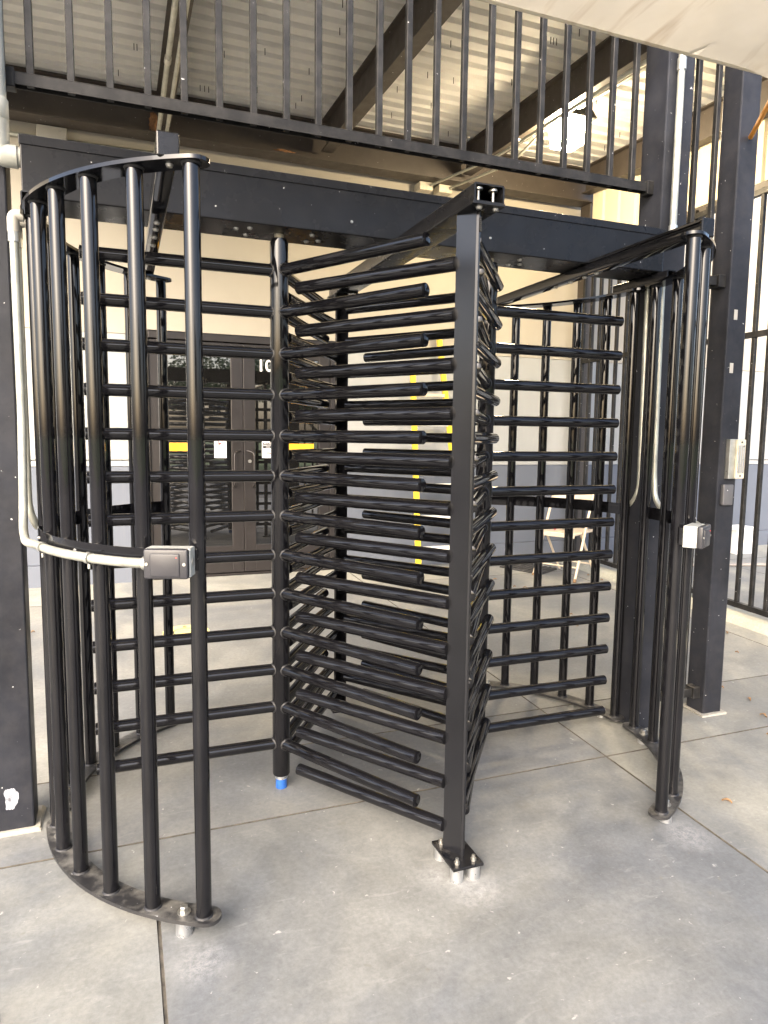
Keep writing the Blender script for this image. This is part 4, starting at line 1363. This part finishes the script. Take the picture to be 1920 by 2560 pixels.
# round floor decal, worn yellow
fd = thing("floor_decal", (-0.19, 2.13, fz(2.13)), "worn yellow round floor decal behind the left rotor", "floor decal")
tilt = Matrix.Rotation(math.atan(G), 4, 'X')
def decal_disc(name, r0, r1, h, mat, n=48):
    bm = bmesh.new()
    o_ = [bm.verts.new((r1 * math.cos(2 * PI * k / n), r1 * math.sin(2 * PI * k / n), h)) for k in range(n)]
    if r0 > 0:
        i_ = [bm.verts.new((r0 * math.cos(2 * PI * k / n), r0 * math.sin(2 * PI * k / n), h)) for k in range(n)]
        for k in range(n):
            bm.faces.new((o_[k], o_[(k + 1) % n], i_[(k + 1) % n], i_[k]))
    else:
        bm.faces.new(o_)
    put(name, finish(bm, name, False), mat, fd, Matrix.Translation((-0.19, 2.13, fz(2.13))) @ tilt)
decal_disc("disc", 0, 0.155, 0.0015, 'decal_pale')
decal_disc("inner_ring", 0.078, 0.084, 0.0024, 'ink')
for chs, sz, lx_, ly_ in (("6", 0.055, 0.0, 0.117), ("WAIT", 0.030, -0.116, 0.015), ("HERE", 0.030, -0.116, -0.018)):
    mw = Matrix.Translation((-0.19, 2.13, fz(2.13))) @ tilt @ Matrix.Translation((lx_, ly_, 0.0022))
    put("lettering", text_mesh(chs, sz, 0.0001), 'ink', fd, mw)

# outside beyond the side fence
cb_ = thing("utility_box", (6.15, 3.38, fz(3.3)), "small white utility box against the blue-grey wall beyond the side fence", "utility box")
put("body", box_mesh("body", 6.01, 6.275, 3.28, 3.50, fz(3.3) - 0.005, 0.375, 0.006), 'white', cb_)
put("lid", box_mesh("lid", 5.995, 6.29, 3.265, 3.515, 0.376, 0.415, 0.006), 'white', cb_)
put("latch", tube_mesh("latch", fillet([(6.14, 3.279, 0.30), (6.14, 3.265, 0.30), (6.165, 3.265, 0.285)], 0.006), 0.003, 6), 'rail_black', cb_)
conduit("ground_hose", [(4.6, 2.95, fz(2.95) + 0.016), (5.4, 2.79, fz(2.79) + 0.016), (6.2, 2.60, fz(2.6) + 0.016), (7.6, 2.5, fz(2.5) + 0.016)], 0.016, "grey hose lying across the slabs beyond the side fence", 0.5, 'hose', None, (), "hose")

# fallen leaves: small curled blades scattered on the slabs
random.seed(21)
def leaf_mesh(seed):
    rnd = random.Random(seed)
    bm = bmesh.new()
    L_, w_ = rnd.uniform(0.02, 0.042), rnd.uniform(0.003, 0.010)
    rows = []
    for k in range(6):
        t = k / 5
        ww = w_ * math.sin(PI * min(0.97, max(0.06, t)))
        z = 0.004 + 0.012 * math.sin(PI * t) * rnd.uniform(0.3, 1.0)
        rows.append([bm.verts.new((L_ * (t - 0.5), -ww, z + 0.004)), bm.verts.new((L_ * (t - 0.5), 0, z - 0.002)), bm.verts.new((L_ * (t - 0.5), ww, z + 0.005))])
    for a, b in zip(rows, rows[1:]):
        for k in range(2):
            bm.faces.new((a[k], a[k + 1], b[k + 1], b[k]))
    return finish(bm, "fallen_leaf", True, 60)
lms = [leaf_mesh(s) for s in range(5)]
spots = []
for k in range(26):
    spots.append((random.uniform(2.5, 3.66), random.uniform(0.5, 3.1)))
for k in range(10):
    spots.append((random.uniform(1.6, 3.4), random.uniform(-0.8, 0.6)))
spots += [(-1.15, 2.4), (-1.0, 1.9), (-0.9, -0.85), (-0.75, -1.05), (3.62, 2.62), (3.58, 2.70), (3.55, 2.45)]
for k, (x, y_) in enumerate(spots):
    put("fallen_leaf", lms[k % 5], 'brownleaf', None, TR(x, y_, fz(y_) - 0.0015, random.uniform(0, 6.28)),
        "small dry brown leaf on the slabs left of the turnstile" if x < 0 else ("small dry brown leaf on the slabs around the lock post" if y_ < 0.65 else "small dry brown leaf on the slabs near the side fence kerb"), "leaf", "fallen leaves on the slabs")

# ------------------------------------------------------------------ trees across the forecourt, seen in the door glass and the gloss
random.seed(9)
def tree(x, y_, h, cr, label):
    z0 = fz(y_) - 0.05
    t = thing("shade_tree", (x, y_, z0), label, "tree", "trees across the forecourt")
    bm = bmesh.new()
    top = Vector((x + random.uniform(-.3, .3), y_ + random.uniform(-.3, .3), z0 + h * 0.72))
    bm_tube(bm, [(x, y_, z0), (x + 0.05, y_, z0 + h * 0.3), top], [0.22, 0.17, 0.05], 10)
    limbs = []
    for k in range(7):
        a = k * 2.4
        st_ = Vector((x, y_, z0 + h * random.uniform(0.32, 0.5)))
        en = Vector((x + cr * 0.7 * math.cos(a), y_ + cr * 0.7 * math.sin(a), z0 + h * random.uniform(0.55, 0.85)))
        bm_tube(bm, [st_, (st_ + en) / 2 + Vector((0, 0, -0.2)), en], [0.09, 0.06, 0.02], 6)
        limbs.append(en)
    put("trunk", finish(bm, "trunk", True, 60), 'trunk', t)
    vs_, fs_ = [], []
    cl = [Vector((x, y_, z0 + h * 0.72))] + limbs
    cl += [Vector((x + random.uniform(-1, 1) * cr * 0.8, y_ + random.uniform(-1, 1) * cr * 0.8, z0 + h * random.uniform(0.5, 0.98))) for _ in range(9)]
    for c in cl:
        rr = cr * random.uniform(0.28, 0.45)
        for _ in range(420):
            d = Vector((random.gauss(0, 1), random.gauss(0, 1), random.gauss(0, 1))).normalized() * rr * random.random() ** 0.4
            d.z *= 0.75
            p = c + d
            n1 = Vector((random.gauss(0, 1), random.gauss(0, 1), random.gauss(0, 1))).normalized()
            n2, n3 = frame_dir(n1)
            s1, s2 = random.uniform(0.07, 0.13), random.uniform(0.04, 0.07)
            b = len(vs_)
            vs_ += [p - n2 * s1, p + n3 * s2, p + n2 * s1, p - n3 * s2]
            fs_.append((b, b + 1, b + 2, b + 3))
    me = bpy.data.meshes.new("crown")
    me.from_pydata(vs_, [], fs_)
    put("crown", me, 'leaf', t)
tree(1.0, -31.0, 6.5, 3.2, "leafy tree mirrored at the left of the door glass")
tree(5.5, -33.0, 7.5, 3.6, "tallest leafy tree mirrored in the middle of the door glass")
tree(10.5, -30.0, 6.0, 3.0, "leafy tree mirrored at the right of the door glass")
